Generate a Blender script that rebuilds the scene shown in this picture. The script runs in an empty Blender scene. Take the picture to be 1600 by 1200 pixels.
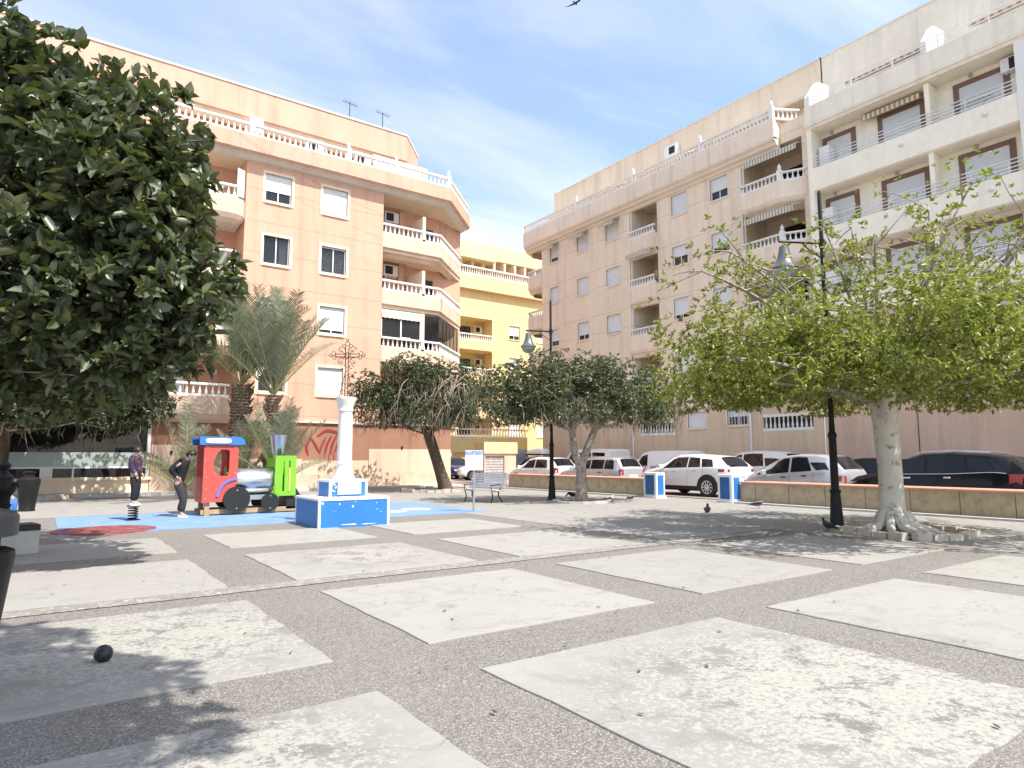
import bpy, bmesh, math, random
import numpy as np
from math import sin, cos, pi, radians, sqrt, atan2
random.seed(7)
S = bpy.context.scene
COL = S.collection

# ------------------------------------------------------------------ materials
def new_mat(name):
    m = bpy.data.materials.new(name); m.use_nodes = True
    nt = m.node_tree; nt.nodes.clear()
    out = nt.nodes.new('ShaderNodeOutputMaterial')
    return m, nt, out

def N(nt, t, **kw):
    n = nt.nodes.new(t)
    for k, v in kw.items():
        if k.startswith('i_'):
            key = k[2:]
            key = int(key) if key.isdigit() else key.replace('_', ' ')
            n.inputs[key].default_value = v
        else:
            setattr(n, k, v)
    return n

def ramp(nt, fac, stops, interp='LINEAR'):
    r = nt.nodes.new('ShaderNodeValToRGB'); r.color_ramp.interpolation = interp
    el = r.color_ramp.elements
    while len(el) < len(stops): el.new(0.5)
    for e, (p, c) in zip(el, stops):
        e.position = p; e.color = (c[0], c[1], c[2], 1) if not isinstance(c, (int, float)) else (c, c, c, 1)
    nt.links.new(fac, r.inputs[0]); return r.outputs[0]

def mixc(nt, fac, a, b, mode='MIX'):
    m = nt.nodes.new('ShaderNodeMix'); m.data_type = 'RGBA'; m.blend_type = mode
    for s, v in ((m.inputs[0], fac), (m.inputs[6], a), (m.inputs[7], b)):
        if hasattr(v, 'is_linked') or isinstance(v, bpy.types.NodeSocket): nt.links.new(v, s)
        elif isinstance(v, (int, float)): s.default_value = v
        else: s.default_value = (v[0], v[1], v[2], 1)
    return m.outputs[2]

def coords(nt, scale=(1, 1, 1), kind='Object'):
    tc = nt.nodes.new('ShaderNodeTexCoord'); mp = nt.nodes.new('ShaderNodeMapping')
    mp.inputs['Scale'].default_value = scale
    nt.links.new(tc.outputs[kind], mp.inputs[0]); return mp.outputs[0]

def noise(nt, vec, scale, detail=4, rough=.55, dist=0):
    n = N(nt, 'ShaderNodeTexNoise'); n.inputs['Scale'].default_value = scale
    n.inputs['Detail'].default_value = detail; n.inputs['Roughness'].default_value = rough
    n.inputs['Distortion'].default_value = dist
    nt.links.new(vec, n.inputs['Vector']); return n.outputs[0]

def bump(nt, h, strength, dist=.02):
    b = nt.nodes.new('ShaderNodeBump'); b.inputs['Strength'].default_value = strength
    b.inputs['Distance'].default_value = dist
    nt.links.new(h, b.inputs['Height']); return b.outputs[0]

def pmat(name, col, rough=.7, metal=0., var=.12, scale=3., fine=40., bmp=.15, spec=.4, coat=0., streak=False, dirt=None, dirt_at=(.55, .75)):
    m, nt, out = new_mat(name)
    p = N(nt, 'ShaderNodeBsdfPrincipled')
    v = coords(nt)
    a = noise(nt, v, scale, 5); b = noise(nt, v, fine, 3)
    lo = [c*(1-var) for c in col]; hi = [min(1, c*(1+var)) for c in col]
    c = ramp(nt, a, [(.3, lo), (.7, hi)])
    c = mixc(nt, .35, c, ramp(nt, b, [(.3, lo), (.7, hi)]))
    if streak:
        sv = coords(nt, (2.2, 2.2, .12))
        s = noise(nt, sv, 1.3, 5, .6)
        c = mixc(nt, ramp(nt, s, [(.52, 0.), (.75, .35)]), c, [x*.62 for x in col])
    if dirt is not None:
        d = noise(nt, v, scale*2.3, 8, .65)
        c = mixc(nt, ramp(nt, d, [(dirt_at[0], 0.), (dirt_at[1], 1.)]), c, dirt)
    nt.links.new(c, p.inputs['Base Color'])
    p.inputs['Roughness'].default_value = rough; p.inputs['Metallic'].default_value = metal
    p.inputs['Specular IOR Level'].default_value = spec; p.inputs['Coat Weight'].default_value = coat
    if bmp: nt.links.new(bump(nt, b, bmp), p.inputs['Normal'])
    nt.links.new(p.outputs[0], out.inputs[0]); return m

def plaster(name, col, lines=None, stain=.75, period=3.0):
    """rendered wall: blotches, faint rain streaks, and horizontal render joints at given heights"""
    m, nt, out = new_mat(name); p = N(nt, 'ShaderNodeBsdfPrincipled')
    v = coords(nt)
    big = noise(nt, v, .7, 6, .6); med = noise(nt, v, 4, 5); fin = noise(nt, v, 60, 3)
    c = ramp(nt, big, [(.25, [x*.9 for x in col]), (.75, [min(1, x*1.06) for x in col])])
    c = mixc(nt, .3, c, ramp(nt, med, [(.3, [x*.86 for x in col]), (.7, [min(1, x*1.08) for x in col])]))
    sv = coords(nt, (1.6, 1.6, .09)); s = noise(nt, sv, 1.5, 6, .6)
    c = mixc(nt, ramp(nt, s, [(.5, 0.), (.75, stain)]), c, [x*.68 for x in col])
    pv = noise(nt, coords(nt, (.9, .9, .5)), .9, 3, .5); c = mixc(nt, ramp(nt, pv, [(.57, 0.), (.60, .22)]), c, [min(1, x*1.1+.02) for x in col])
    if lines:
        tc = nt.nodes.new('ShaderNodeTexCoord'); sx = N(nt, 'ShaderNodeSeparateXYZ')
        nt.links.new(tc.outputs['Object'], sx.inputs[0])
        tot = None
        for z0 in lines:
            a = N(nt, 'ShaderNodeMath', operation='SUBTRACT'); nt.links.new(sx.outputs[2], a.inputs[0]); a.inputs[1].default_value = z0 - 300*period
            mo = N(nt, 'ShaderNodeMath', operation='MODULO'); nt.links.new(a.outputs[0], mo.inputs[0]); mo.inputs[1].default_value = period
            lt = N(nt, 'ShaderNodeMath', operation='LESS_THAN'); nt.links.new(mo.outputs[0], lt.inputs[0]); lt.inputs[1].default_value = .03
            if tot is None: tot = lt.outputs[0]
            else:
                mx = N(nt, 'ShaderNodeMath', operation='MAXIMUM'); nt.links.new(tot, mx.inputs[0]); nt.links.new(lt.outputs[0], mx.inputs[1]); tot = mx.outputs[0]
        ml = N(nt, 'ShaderNodeMath', operation='MULTIPLY'); nt.links.new(tot, ml.inputs[0]); ml.inputs[1].default_value = .75
        c = mixc(nt, ml.outputs[0], c, [x*.55 for x in col])
    nt.links.new(c, p.inputs['Base Color']); p.inputs['Roughness'].default_value = .88
    p.inputs['Specular IOR Level'].default_value = .25
    nt.links.new(bump(nt, fin, .25, .01), p.inputs['Normal'])
    nt.links.new(p.outputs[0], out.inputs[0]); return m

def glassmat(name, tint=(.03, .035, .04), see=.35, rough=.03, spec=.6):
    m, nt, out = new_mat(name)
    p = N(nt, 'ShaderNodeBsdfPrincipled'); p.inputs['Base Color'].default_value = (*tint, 1); p.inputs['Roughness'].default_value = rough
    p.inputs['Specular IOR Level'].default_value = spec
    v = coords(nt); h = noise(nt, v, 1.2, 2)
    nt.links.new(bump(nt, h, .05, .05), p.inputs['Normal'])
    t = N(nt, 'ShaderNodeBsdfTransparent'); t.inputs[0].default_value = (.75, .8, .8, 1)
    lw = N(nt, 'ShaderNodeLayerWeight'); lw.inputs[0].default_value = .35
    r = ramp(nt, lw.outputs['Facing'], [(0., see), (1., 0.)])
    mx = N(nt, 'ShaderNodeMixShader'); nt.links.new(r, mx.inputs[0]); nt.links.new(p.outputs[0], mx.inputs[1]); nt.links.new(t.outputs[0], mx.inputs[2])
    nt.links.new(mx.outputs[0], out.inputs[0]); return m

def leafmat(name, cols, rough=.35, transl=.25, spec=.5):
    m, nt, out = new_mat(name)
    g = N(nt, 'ShaderNodeNewGeometry')
    c = ramp(nt, g.outputs['Random Per Island'], [(i/(len(cols)-1), k) for i, k in enumerate(cols)])
    v = coords(nt); n = noise(nt, v, 14, 3)
    c = mixc(nt, ramp(nt, n, [(.35, 0.), (.7, .4)]), c, [x*.6 for x in cols[0]])
    p = N(nt, 'ShaderNodeBsdfPrincipled'); nt.links.new(c, p.inputs['Base Color'])
    p.inputs['Roughness'].default_value = rough; p.inputs['Specular IOR Level'].default_value = spec
    t = N(nt, 'ShaderNodeBsdfTranslucent'); tc = mixc(nt, .5, c, (.25, .32, .04)); nt.links.new(tc, t.inputs[0])
    mx = N(nt, 'ShaderNodeMixShader'); mx.inputs[0].default_value = transl
    nt.links.new(p.outputs[0], mx.inputs[1]); nt.links.new(t.outputs[0], mx.inputs[2])
    nt.links.new(mx.outputs[0], out.inputs[0]); return m

def stripes(name, c1, c2, width, axis=0, rough=.8):
    m, nt, out = new_mat(name); p = N(nt, 'ShaderNodeBsdfPrincipled')
    tc = nt.nodes.new('ShaderNodeTexCoord'); sx = N(nt, 'ShaderNodeSeparateXYZ'); nt.links.new(tc.outputs['Object'], sx.inputs[0])
    a = N(nt, 'ShaderNodeMath', operation='ADD'); nt.links.new(sx.outputs[axis], a.inputs[0]); a.inputs[1].default_value = 1000*width
    mo = N(nt, 'ShaderNodeMath', operation='MODULO'); nt.links.new(a.outputs[0], mo.inputs[0]); mo.inputs[1].default_value = width
    lt = N(nt, 'ShaderNodeMath', operation='LESS_THAN'); nt.links.new(mo.outputs[0], lt.inputs[0]); lt.inputs[1].default_value = width*.5
    nt.links.new(mixc(nt, lt.outputs[0], c1, c2), p.inputs['Base Color']); p.inputs['Roughness'].default_value = rough
    nt.links.new(p.outputs[0], out.inputs[0]); return m

# ------------------------------------------------------------------ mesh builder
class MB:
    def __init__(self, o=(0, 0, 0), fn=None):
        self.v = []; self.f = []; self.o = o; self.fn = fn
    def pt(self, p):
        if self.fn: p = self.fn(*p)
        self.v.append((p[0]-self.o[0], p[1]-self.o[1], p[2]-self.o[2])); return len(self.v)-1
    def face(self, pts): self.f.append([self.pt(p) for p in pts])
    def quad(self, a, b, c, d): self.face([a, b, c, d])
    def box(self, x0, x1, y0, y1, z0, z1):
        i = [self.pt(p) for p in ((x0, y0, z0), (x1, y0, z0), (x1, y1, z0), (x0, y1, z0), (x0, y0, z1), (x1, y0, z1), (x1, y1, z1), (x0, y1, z1))]
        for q in ((0, 3, 2, 1), (4, 5, 6, 7), (0, 1, 5, 4), (1, 2, 6, 5), (2, 3, 7, 6), (3, 0, 4, 7)): self.f.append([i[k] for k in q])
    def cbox(self, x0, x1, y0, y1, z0, z1, b=.02):
        """box with chamfered vertical and top edges"""
        p0 = [(x0+b, y0), (x1-b, y0), (x1, y0+b), (x1, y1-b), (x1-b, y1), (x0+b, y1), (x0, y1-b), (x0, y0+b)]
        cx, cy = (x0+x1)/2, (y0+y1)/2
        p1 = [(p[0]+(b*.7 if p[0] < cx else -b*.7), p[1]+(b*.7 if p[1] < cy else -b*.7)) for p in p0]
        self.loft([[(x, y, z0) for x, y in p0], [(x, y, z1-b) for x, y in p0], [(x, y, z1) for x, y in p1]], True, True)
    def loft(self, rings, cap0=True, cap1=True, closed=True):
        idx = [[self.pt(p) for p in r] for r in rings]; n = len(rings[0])
        for a, b in zip(idx[:-1], idx[1:]):
            for k in range(n if closed else n-1):
                j = (k+1) % n; self.f.append([a[k], a[j], b[j], b[k]])
        if cap0: self.f.append(list(reversed(idx[0])))
        if cap1: self.f.append(list(idx[-1]))
    def prism(self, poly, z0, z1):
        self.loft([[(x, y, z0) for x, y in poly], [(x, y, z1) for x, y in poly]])
    def lathe(self, prof, c=(0, 0, 0), n=12, cap=True, sq=1.0):
        self.loft([[(c[0]+r*cos(2*pi*k/n), c[1]+r*sq*sin(2*pi*k/n), c[2]+z) for k in range(n)] for r, z in prof], cap, cap)
    def tube(self, pts, rad, n=6, cap=True):
        P = [np.array(p, float) for p in pts]
        if isinstance(rad, (int, float)): rad = [rad]*len(P)
        rings = []; u = None
        for i, p in enumerate(P):
            t = P[min(i+1, len(P)-1)]-P[max(i-1, 0)]; t = t/(np.linalg.norm(t)+1e-9)
            if u is None:
                u = np.cross(t, (0, 0, 1.)) if abs(t[2]) < .9 else np.cross(t, (1., 0, 0))
            u = u-t*(u@t); u = u/(np.linalg.norm(u)+1e-9); w = np.cross(t, u)
            rings.append([tuple(p+rad[i]*(cos(2*pi*k/n)*u+sin(2*pi*k/n)*w)) for k in range(n)])
        self.loft(rings, cap, cap)
    def disc(self, c, r, axis, th, n=24):
        """solid disc of thickness th about c; axis 0/1/2"""
        rings = []
        for s in (-.5, .5):
            ring = []
            for k in range(n):
                a, b = r*cos(2*pi*k/n), r*sin(2*pi*k/n)
                q = [0, 0, 0]; q[axis] = s*th; q[(axis+1) % 3] = a; q[(axis+2) % 3] = b
                ring.append((c[0]+q[0], c[1]+q[1], c[2]+q[2]))
            rings.append(ring)
        self.loft(rings)
    def ball(self, c, r, n=10, m=7, sz=(1, 1, 1)):
        self.lathe([(max(1e-4, r*sin(pi*i/m))*1.0, -r*cos(pi*i/m)*sz[2]) for i in range(m+1)], c, n, True)
    def build(self, name, mat, parent=None, smooth=0, loc=None):
        me = bpy.data.meshes.new(name); me.from_pydata(self.v, [], self.f)
        if smooth:
            me.polygons.foreach_set('use_smooth', [True]*len(me.polygons))
            try: me.set_sharp_from_angle(angle=radians(smooth))
            except Exception: pass
        me.materials.append(mat); me.update()
        ob = bpy.data.objects.new(name, me); COL.objects.link(ob)
        if parent: ob.parent = parent
        if loc: ob.location = loc
        return ob

def fixn(ob):
    bm = bmesh.new(); bm.from_mesh(ob.data); bmesh.ops.recalc_face_normals(bm, faces=bm.faces); bm.to_mesh(ob.data); bm.free(); return ob

def empty(name, loc=(0, 0, 0), rz=0):
    o = bpy.data.objects.new(name, None); COL.objects.link(o); o.location = loc; o.rotation_euler = (0, 0, rz); o.empty_display_size = .2
    return o
def tag(o, label=None, cat=None, group=None, kind=None):
    if label: o['label'] = label
    if cat: o['category'] = cat
    if group: o['group'] = group
    if kind: o['kind'] = kind
    return o
def thing(name, loc, label, cat, group=None, rz=0): return tag(empty(name, loc, rz), label, cat, group)
def copy_tree(o, parent=None):
    c = o.copy(); COL.objects.link(c)
    if parent: c.parent = parent
    for ch in list(o.children): copy_tree(ch, c)
    return c
def arr_mesh(name, V, faces_n, F, mat, parent=None):
    """fast mesh from numpy arrays; F is (m, faces_n)"""
    me = bpy.data.meshes.new(name); V = np.asarray(V, np.float32); F = np.asarray(F, np.int32)
    me.vertices.add(len(V)); me.vertices.foreach_set('co', V.ravel())
    me.loops.add(F.size); me.loops.foreach_set('vertex_index', F.ravel())
    me.polygons.add(len(F)); me.polygons.foreach_set('loop_start', np.arange(0, F.size, faces_n, dtype=np.int32))
    try: me.polygons.foreach_set('loop_total', np.full(len(F), faces_n, np.int32))
    except Exception: pass
    me.update(calc_edges=True); me.validate(); me.materials.append(mat)
    ob = bpy.data.objects.new(name, me); COL.objects.link(ob)
    if parent: ob.parent = parent
    return ob
def text_mesh(name, txt, size, mat, parent, loc, rot, depth=.004, shear=0, spacing=1):
    cu = bpy.data.curves.new('lettering_curve', 'FONT'); cu.body = txt; cu.size = size; cu.extrude = depth; cu.align_x = 'CENTER'; cu.align_y = 'CENTER'
    cu.shear = shear; cu.space_character = spacing
    t = bpy.data.objects.new('lettering_curve', cu); COL.objects.link(t)
    dg = bpy.context.evaluated_depsgraph_get(); dg.update()
    me = bpy.data.meshes.new_from_object(t.evaluated_get(dg)); me.name = name
    bpy.data.objects.remove(t); me.materials.clear(); me.materials.append(mat)
    o = bpy.data.objects.new(name, me); COL.objects.link(o); o.parent = parent; o.location = loc; o.rotation_euler = rot
    return o

# ------------------------------------------------------------------ camera, light, sky
CAM_YAW = .955930; PITCH = .110784
cam = bpy.data.cameras.new('camera'); co = bpy.data.objects.new('camera', cam); COL.objects.link(co)
cam.sensor_width = 36; cam.lens = 36*1032.76/1600; cam.clip_end = 3000; cam.clip_start = .05
co.location = (0, 0, 1.5)
co.rotation_euler = (pi/2+PITCH, .0011, CAM_YAW-pi/2)
S.camera = co
FW = np.array([.57684948, .81685046]); RT = np.array([.81685046, -.57684948])
def at(depth, lat): q = FW*depth+RT*lat; return float(q[0]), float(q[1])

SUN_ELEV = radians(57); SUN_H = (.29, -.957)
sl = bpy.data.lights.new('sun', 'SUN'); so = bpy.data.objects.new('sun', sl); COL.objects.link(so)
sl.energy = 3.2; sl.angle = radians(.5); sl.color = (1., .955, .89)
sd = np.array([SUN_H[0]*cos(SUN_ELEV), SUN_H[1]*cos(SUN_ELEV), sin(SUN_ELEV)]); sd /= np.linalg.norm(sd)
so.rotation_euler = (pi/2-SUN_ELEV, 0, atan2(sd[0], -sd[1]))
so.location = (0, 0, 60)
W = bpy.data.worlds.new('World'); S.world = W; W.use_nodes = True
nt = W.node_tree; nt.nodes.clear()
wo = nt.nodes.new('ShaderNodeOutputWorld'); bg = nt.nodes.new('ShaderNodeBackground')
sky = nt.nodes.new('ShaderNodeTexSky'); sky.sky_type = 'NISHITA'; sky.sun_disc = False
sky.sun_elevation = SUN_ELEV; sky.sun_rotation = atan2(sd[0], sd[1]); sky.altitude = 20; sky.air_density = 1.0; sky.dust_density = 1.6; sky.ozone_density = 1.6
tcw = nt.nodes.new('ShaderNodeTexCoord')
# thin high cloud: project the view direction on a flat layer, stretch along one heading
sxyz = N(nt, 'ShaderNodeSeparateXYZ'); nt.links.new(tcw.outputs['Generated'], sxyz.inputs[0])
mz = N(nt, 'ShaderNodeMath', operation='MAXIMUM'); nt.links.new(sxyz.outputs[2], mz.inputs[0]); mz.inputs[1].default_value = .06
dx = N(nt, 'ShaderNodeMath', operation='DIVIDE'); nt.links.new(sxyz.outputs[0], dx.inputs[0]); nt.links.new(mz.outputs[0], dx.inputs[1])
dy = N(nt, 'ShaderNodeMath', operation='DIVIDE'); nt.links.new(sxyz.outputs[1], dy.inputs[0]); nt.links.new(mz.outputs[0], dy.inputs[1])
cb = N(nt, 'ShaderNodeCombineXYZ'); nt.links.new(dx.outputs[0], cb.inputs[0]); nt.links.new(dy.outputs[0], cb.inputs[1])
mp = N(nt, 'ShaderNodeMapping'); mp.inputs['Rotation'].default_value = (0, 0, radians(-12)); mp.inputs['Scale'].default_value = (.5, 1.5, 1); nt.links.new(cb.outputs[0], mp.inputs[0])
c1 = noise(nt, mp.outputs[0], .9, 7, .55, .6)
mp2 = N(nt, 'ShaderNodeMapping'); mp2.inputs['Location'].default_value = (3.1, 7.7, 0); mp2.inputs['Rotation'].default_value = (0, 0, radians(-20)); mp2.inputs['Scale'].default_value = (.35, .6, 1); nt.links.new(cb.outputs[0], mp2.inputs[0])
c2 = noise(nt, mp2.outputs[0], .8, 4, .5, .3)
k1 = ramp(nt, c1, [(.40, .0), (.70, .80)]); k2 = ramp(nt, c2, [(.38, .04), (.74, .40)])
add = N(nt, 'ShaderNodeMath', operation='ADD', use_clamp=True); nt.links.new(k1, add.inputs[0]); nt.links.new(k2, add.inputs[1])
SKYCLOUD = (3.3, 3.5, 3.85)
skc = mixc(nt, add.outputs[0], sky.outputs[0], SKYCLOUD)
nt.links.new(skc, bg.inputs[0]); bg.inputs[1].default_value = .145
nt.links.new(bg.outputs[0], wo.inputs[0])
S.view_settings.view_transform = 'Standard'; S.view_settings.look = 'None'; S.view_settings.gamma = 1; S.view_settings.exposure = 1.2
S.cycles.max_bounces = 8; S.cycles.transparent_max_bounces = 12

# ------------------------------------------------------------------ palette
M = dict(
 peach=plaster('peach_render', (.68, .405, .285), lines=(.42, 1.95)),
 peach_plain=plaster('peach_render_plain', (.64, .405, .295)),
 peach_pale=plaster('pale_peach_render', (.72, .53, .395)),
 peach_trim=plaster('cream_trim', (.82, .66, .48), stain=.3),
 brown=plaster('terracotta_render', (.36, .19, .125)),
 mould=plaster('grey_moulding', (.70, .64, .57), stain=.4),
 beige=plaster('beige_render', (.84, .70, .54), lines=(.35, 1.52)),
 beige_plain=plaster('beige_render_plain', (.83, .69, .55)),
 beige_trim=plaster('beige_trim', (.79, .68, .55), stain=.3),
 beige_low=plaster('beige_ground_render', (.70, .545, .39)),
 cream=plaster('cream_render', (.94, .87, .72), stain=.3),
 cream_d=plaster('cream_render_weathered', (.88, .80, .66), stain=.6),
 salmon=plaster('salmon_render', (.68, .485, .36)),
 yellow=plaster('yellow_render', (.78, .60, .315), stain=.4),
 yellow_p=plaster('pale_yellow_render', (.76, .65, .34), stain=.4),
 white=pmat('white_paint', (.80, .79, .76), .55, var=.05, bmp=.05),
 white_c=pmat('white_cast_stone', (.80, .77, .72), .8, var=.08, bmp=.1),
 shutter=pmat('shutter_slat', (.76, .77, .77), .5, var=.03, bmp=.0),
 alu=pmat('white_aluminium', (.78, .78, .78), .4, var=.03, bmp=0),
 brownframe=pmat('brown_frame', (.20, .115, .085), .6),
 glass=glassmat('window_glass'),
 glass_dark=glassmat('dark_glass', (.012, .013, .015), .12),
 carglass=glassmat('car_glass', (.010, .012, .015), .0, spec=.35),
 curtain=pmat('lace_curtain', (.72, .72, .70), .9, dirt=(.12, .12, .13), dirt_at=(.5, .56), scale=6),
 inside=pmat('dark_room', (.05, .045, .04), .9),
 black_iron=pmat('black_iron', (.014, .014, .015), .5, var=.25, bmp=.15, spec=.25),
 dark_metal=pmat('dark_metal', (.05, .05, .055), .45, metal=.3),
 steel=pmat('steel', (.62, .62, .63), .28, metal=1., var=.06, bmp=.03),
 galv=pmat('grey_metal', (.45, .46, .47), .45, metal=.6),
 grey_plastic=pmat('grey_plastic', (.42, .42, .42), .6),
 wire=pmat('thin_wire', (.06, .06, .06), .7),
)
# ------------------------------------------------------------------ ground
def ground_mats():
    # exposed aggregate
    m, nt, out = new_mat('exposed_aggregate'); p = N(nt, 'ShaderNodeBsdfPrincipled'); v = coords(nt)
    vo = N(nt, 'ShaderNodeTexVoronoi'); vo.inputs['Scale'].default_value = 92; nt.links.new(v, vo.inputs['Vector'])
    hs = N(nt, 'ShaderNodeSeparateColor'); nt.links.new(vo.outputs['Color'], hs.inputs[0])
    c = ramp(nt, hs.outputs[0], [(0, (.07, .062, .053)), (.35, (.20, .182, .158)), (.75, (.285, .26, .228)), (1, (.44, .41, .365))])
    c = mixc(nt, ramp(nt, vo.outputs['Distance'], [(.35, 0.), (.62, .75)]), c, (.11, .10, .09))
    big = noise(nt, v, .8, 6, .6); c = mixc(nt, ramp(nt, big, [(.35, 0.), (.8, .45)]), c, (.23, .215, .195))
    sm = noise(nt, v, 3.5, 6, .65); c = mixc(nt, ramp(nt, sm, [(.56, 0.), (.74, .4)]), c, (.16, .145, .13))
    nt.links.new(c, p.inputs['Base Color']); p.inputs['Roughness'].default_value = .85
    nt.links.new(bump(nt, vo.outputs['Distance'], -.5, .006), p.inputs['Normal']); nt.links.new(p.outputs[0], out.inputs[0]); M['aggregate'] = m
    # worn concrete with flaking pale coat
    m, nt, out = new_mat('worn_concrete'); p = N(nt, 'ShaderNodeBsdfPrincipled'); v = coords(nt)
    g = N(nt, 'ShaderNodeNewGeometry')
    base = ramp(nt, noise(nt, v, 1.1, 6, .6), [(.3, (.275, .262, .238)), (.7, (.32, .306, .277))])
    base = mixc(nt, .6, base, ramp(nt, g.outputs['Random Per Island'], [(0, (.25, .238, .212)), (.35, (.335, .32, .285)), (.7, (.295, .28, .246)), (1, (.32, .312, .288))]))
    sv = coords(nt, (.6, 3.2, 1)); base = mixc(nt, ramp(nt, noise(nt, sv, 3.0, 8, .7), [(.5, 0.), (.75, .4)]), base, (.225, .215, .195))
    fl = noise(nt, v, 26.0, 14, .80, .3); f2 = noise(nt, v, 3.1, 12, .72, .4)
    area = None
    for (px, py, rad) in ((4.4, 2.3, 2.3), (.9, 6.4, 2.0), (4.2, 9.9, 1.5), (.9, 3.6, 1.0)):
        d = N(nt, 'ShaderNodeVectorMath', operation='DISTANCE'); nt.links.new(v, d.inputs[0]); d.inputs[1].default_value = (px, py, 0)
        k = N(nt, 'ShaderNodeMapRange'); k.inputs['From Min'].default_value = rad; k.inputs['From Max'].default_value = rad*.3; nt.links.new(d.outputs['Value'], k.inputs['Value'])
        if area is None: area = k.outputs[0]
        else:
            mx = N(nt, 'ShaderNodeMath', operation='MAXIMUM'); nt.links.new(area, mx.inputs[0]); nt.links.new(k.outputs[0], mx.inputs[1]); area = mx.outputs[0]
    def thr(src, gain, lo, hi, amt):
        ad = N(nt, 'ShaderNodeMath', operation='MULTIPLY_ADD'); nt.links.new(area, ad.inputs[0]); ad.inputs[1].default_value = gain; nt.links.new(src, ad.inputs[2]); return ramp(nt, ad.outputs[0], [(lo, 0.), (hi, amt)])
    st = noise(nt, v, 1.9, 8, .68, 1.2); base = mixc(nt, ramp(nt, st, [(.52, 0.), (.72, .55)]), base, (.18, .17, .152))
    am = N(nt, 'ShaderNodeMath', operation='MULTIPLY'); nt.links.new(area, am.inputs[0]); am.inputs[1].default_value = .75
    base = mixc(nt, am.outputs[0], base, mixc(nt, ramp(nt, f2, [(.50, 0.), (.60, 1.)]), (.185, .177, .162), (.115, .107, .095)))
    bare = ramp(nt, f2, [(.50, 0.), (.62, .10)])
    fb_ = N(nt, 'ShaderNodeMath', operation='SUBTRACT'); nt.links.new(fl, fb_.inputs[0]); nt.links.new(bare, fb_.inputs[1])
    c = mixc(nt, thr(fb_.outputs[0], .13, .575, .60, .92), base, (.36, .343, .297))
    tiny = noise(nt, v, 55, 4, .7); c = mixc(nt, thr(tiny, .06, .70, .73, .7), c, (.10, .095, .085))
    mint = noise(nt, v, .9, 5, .6, .5); c = mixc(nt, ramp(nt, mint, [(.62, 0.), (.74, .35)]), c, (.275, .305, .29))
    sp = N(nt, 'ShaderNodeTexVoronoi'); sp.inputs['Scale'].default_value = 3.2; nt.links.new(v, sp.inputs['Vector'])
    c = mixc(nt, ramp(nt, sp.outputs['Distance'], [(.02, .7), (.04, 0.)]), c, (.11, .10, .09))
    ck = N(nt, 'ShaderNodeTexVoronoi', feature='DISTANCE_TO_EDGE'); ck.inputs['Scale'].default_value = .42; wv = N(nt, 'ShaderNodeVectorMath', operation='ADD'); nz = N(nt, 'ShaderNodeTexNoise'); nz.inputs['Scale'].default_value = 2.2; nz.inputs['Detail'].default_value = 6; nt.links.new(v, nz.inputs['Vector']); nt.links.new(v, wv.inputs[0]); nt.links.new(nz.outputs['Color'], wv.inputs[1]); nt.links.new(wv.outputs[0], ck.inputs['Vector'])
    c = mixc(nt, ramp(nt, ck.outputs['Distance'], [(.0015, .6), (.0035, 0.)]), c, (.12, .11, .10))
    nt.links.new(c, p.inputs['Base Color']); p.inputs['Roughness'].default_value = .8
    nt.links.new(bump(nt, fl, .12, .01), p.inputs['Normal']); nt.links.new(p.outputs[0], out.inputs[0]); M['slab'] = m
    # pebble strip
    m, nt, out = new_mat('pale_pebbles'); p = N(nt, 'ShaderNodeBsdfPrincipled'); v = coords(nt)
    vo = N(nt, 'ShaderNodeTexVoronoi'); vo.inputs['Scale'].default_value = 17; nt.links.new(v, vo.inputs['Vector'])
    hs = N(nt, 'ShaderNodeSeparateColor'); nt.links.new(vo.outputs['Color'], hs.inputs[0])
    c = ramp(nt, hs.outputs[0], [(0, (.18, .16, .14)), (.4, (.27, .25, .22)), (1, (.40, .38, .34))])
    c = mixc(nt, ramp(nt, vo.outputs['Distance'], [(.3, 0.), (.6, .8)]), c, (.22, .20, .18))
    nt.links.new(c, p.inputs['Base Color']); p.inputs['Roughness'].default_value = .8
    nt.links.new(bump(nt, vo.outputs['Distance'], -.9, .012), p.inputs['Normal']); nt.links.new(p.outputs[0], out.inputs[0]); M['pebble'] = m
ground_mats()
M['pale_paving'] = pmat('pale_paving', (.29, .275, .25), .85, var=.1, scale=1.2, fine=30, dirt=(.20, .19, .17), dirt_at=(.5, .8))
M['asphalt'] = pmat('road_surface', (.30, .245, .225), .9, var=.1, scale=1, fine=60, dirt=(.2, .17, .16))
M['kerb'] = pmat('kerb_concrete', (.50, .48, .45), .85, var=.1)
M['rubber_blue'] = pmat('blue_rubber', (.16, .27, .47), .9, var=.15, scale=1.5, fine=90, dirt=(.27, .34, .43), dirt_at=(.5, .75), bmp=.4)
M['rubber_red'] = pmat('red_rubber_shaded', (.21, .045, .045), .9, var=.2, scale=2, fine=90, dirt=(.3, .2, .2), dirt_at=(.5, .75))  # red lowered so the tree shade over the disc sits in the colour
M['rubber_pink'] = pmat('faded_pink_rubber', (.62, .52, .47), .9, var=.15, fine=90)
M['soil'] = pmat('dry_soil', (.27, .20, .145), .95, var=.25, scale=2, fine=25, bmp=.5)

def struct(name, mb, mat): return tag(mb.build(name, mat), kind='structure')
b = MB(); b.quad((-900, -900, -.02), (900, -900, -.02), (900, 900, -.02), (-900, 900, -.02)); struct('terrain', b, M['pale_paving'])
b = MB(); b.quad((-30, -14, 0), (18.5, -14, 0), (18.5, 30.2, 0), (-30, 30.2, 0)); struct('plaza_ground', b, M['aggregate'])
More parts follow.
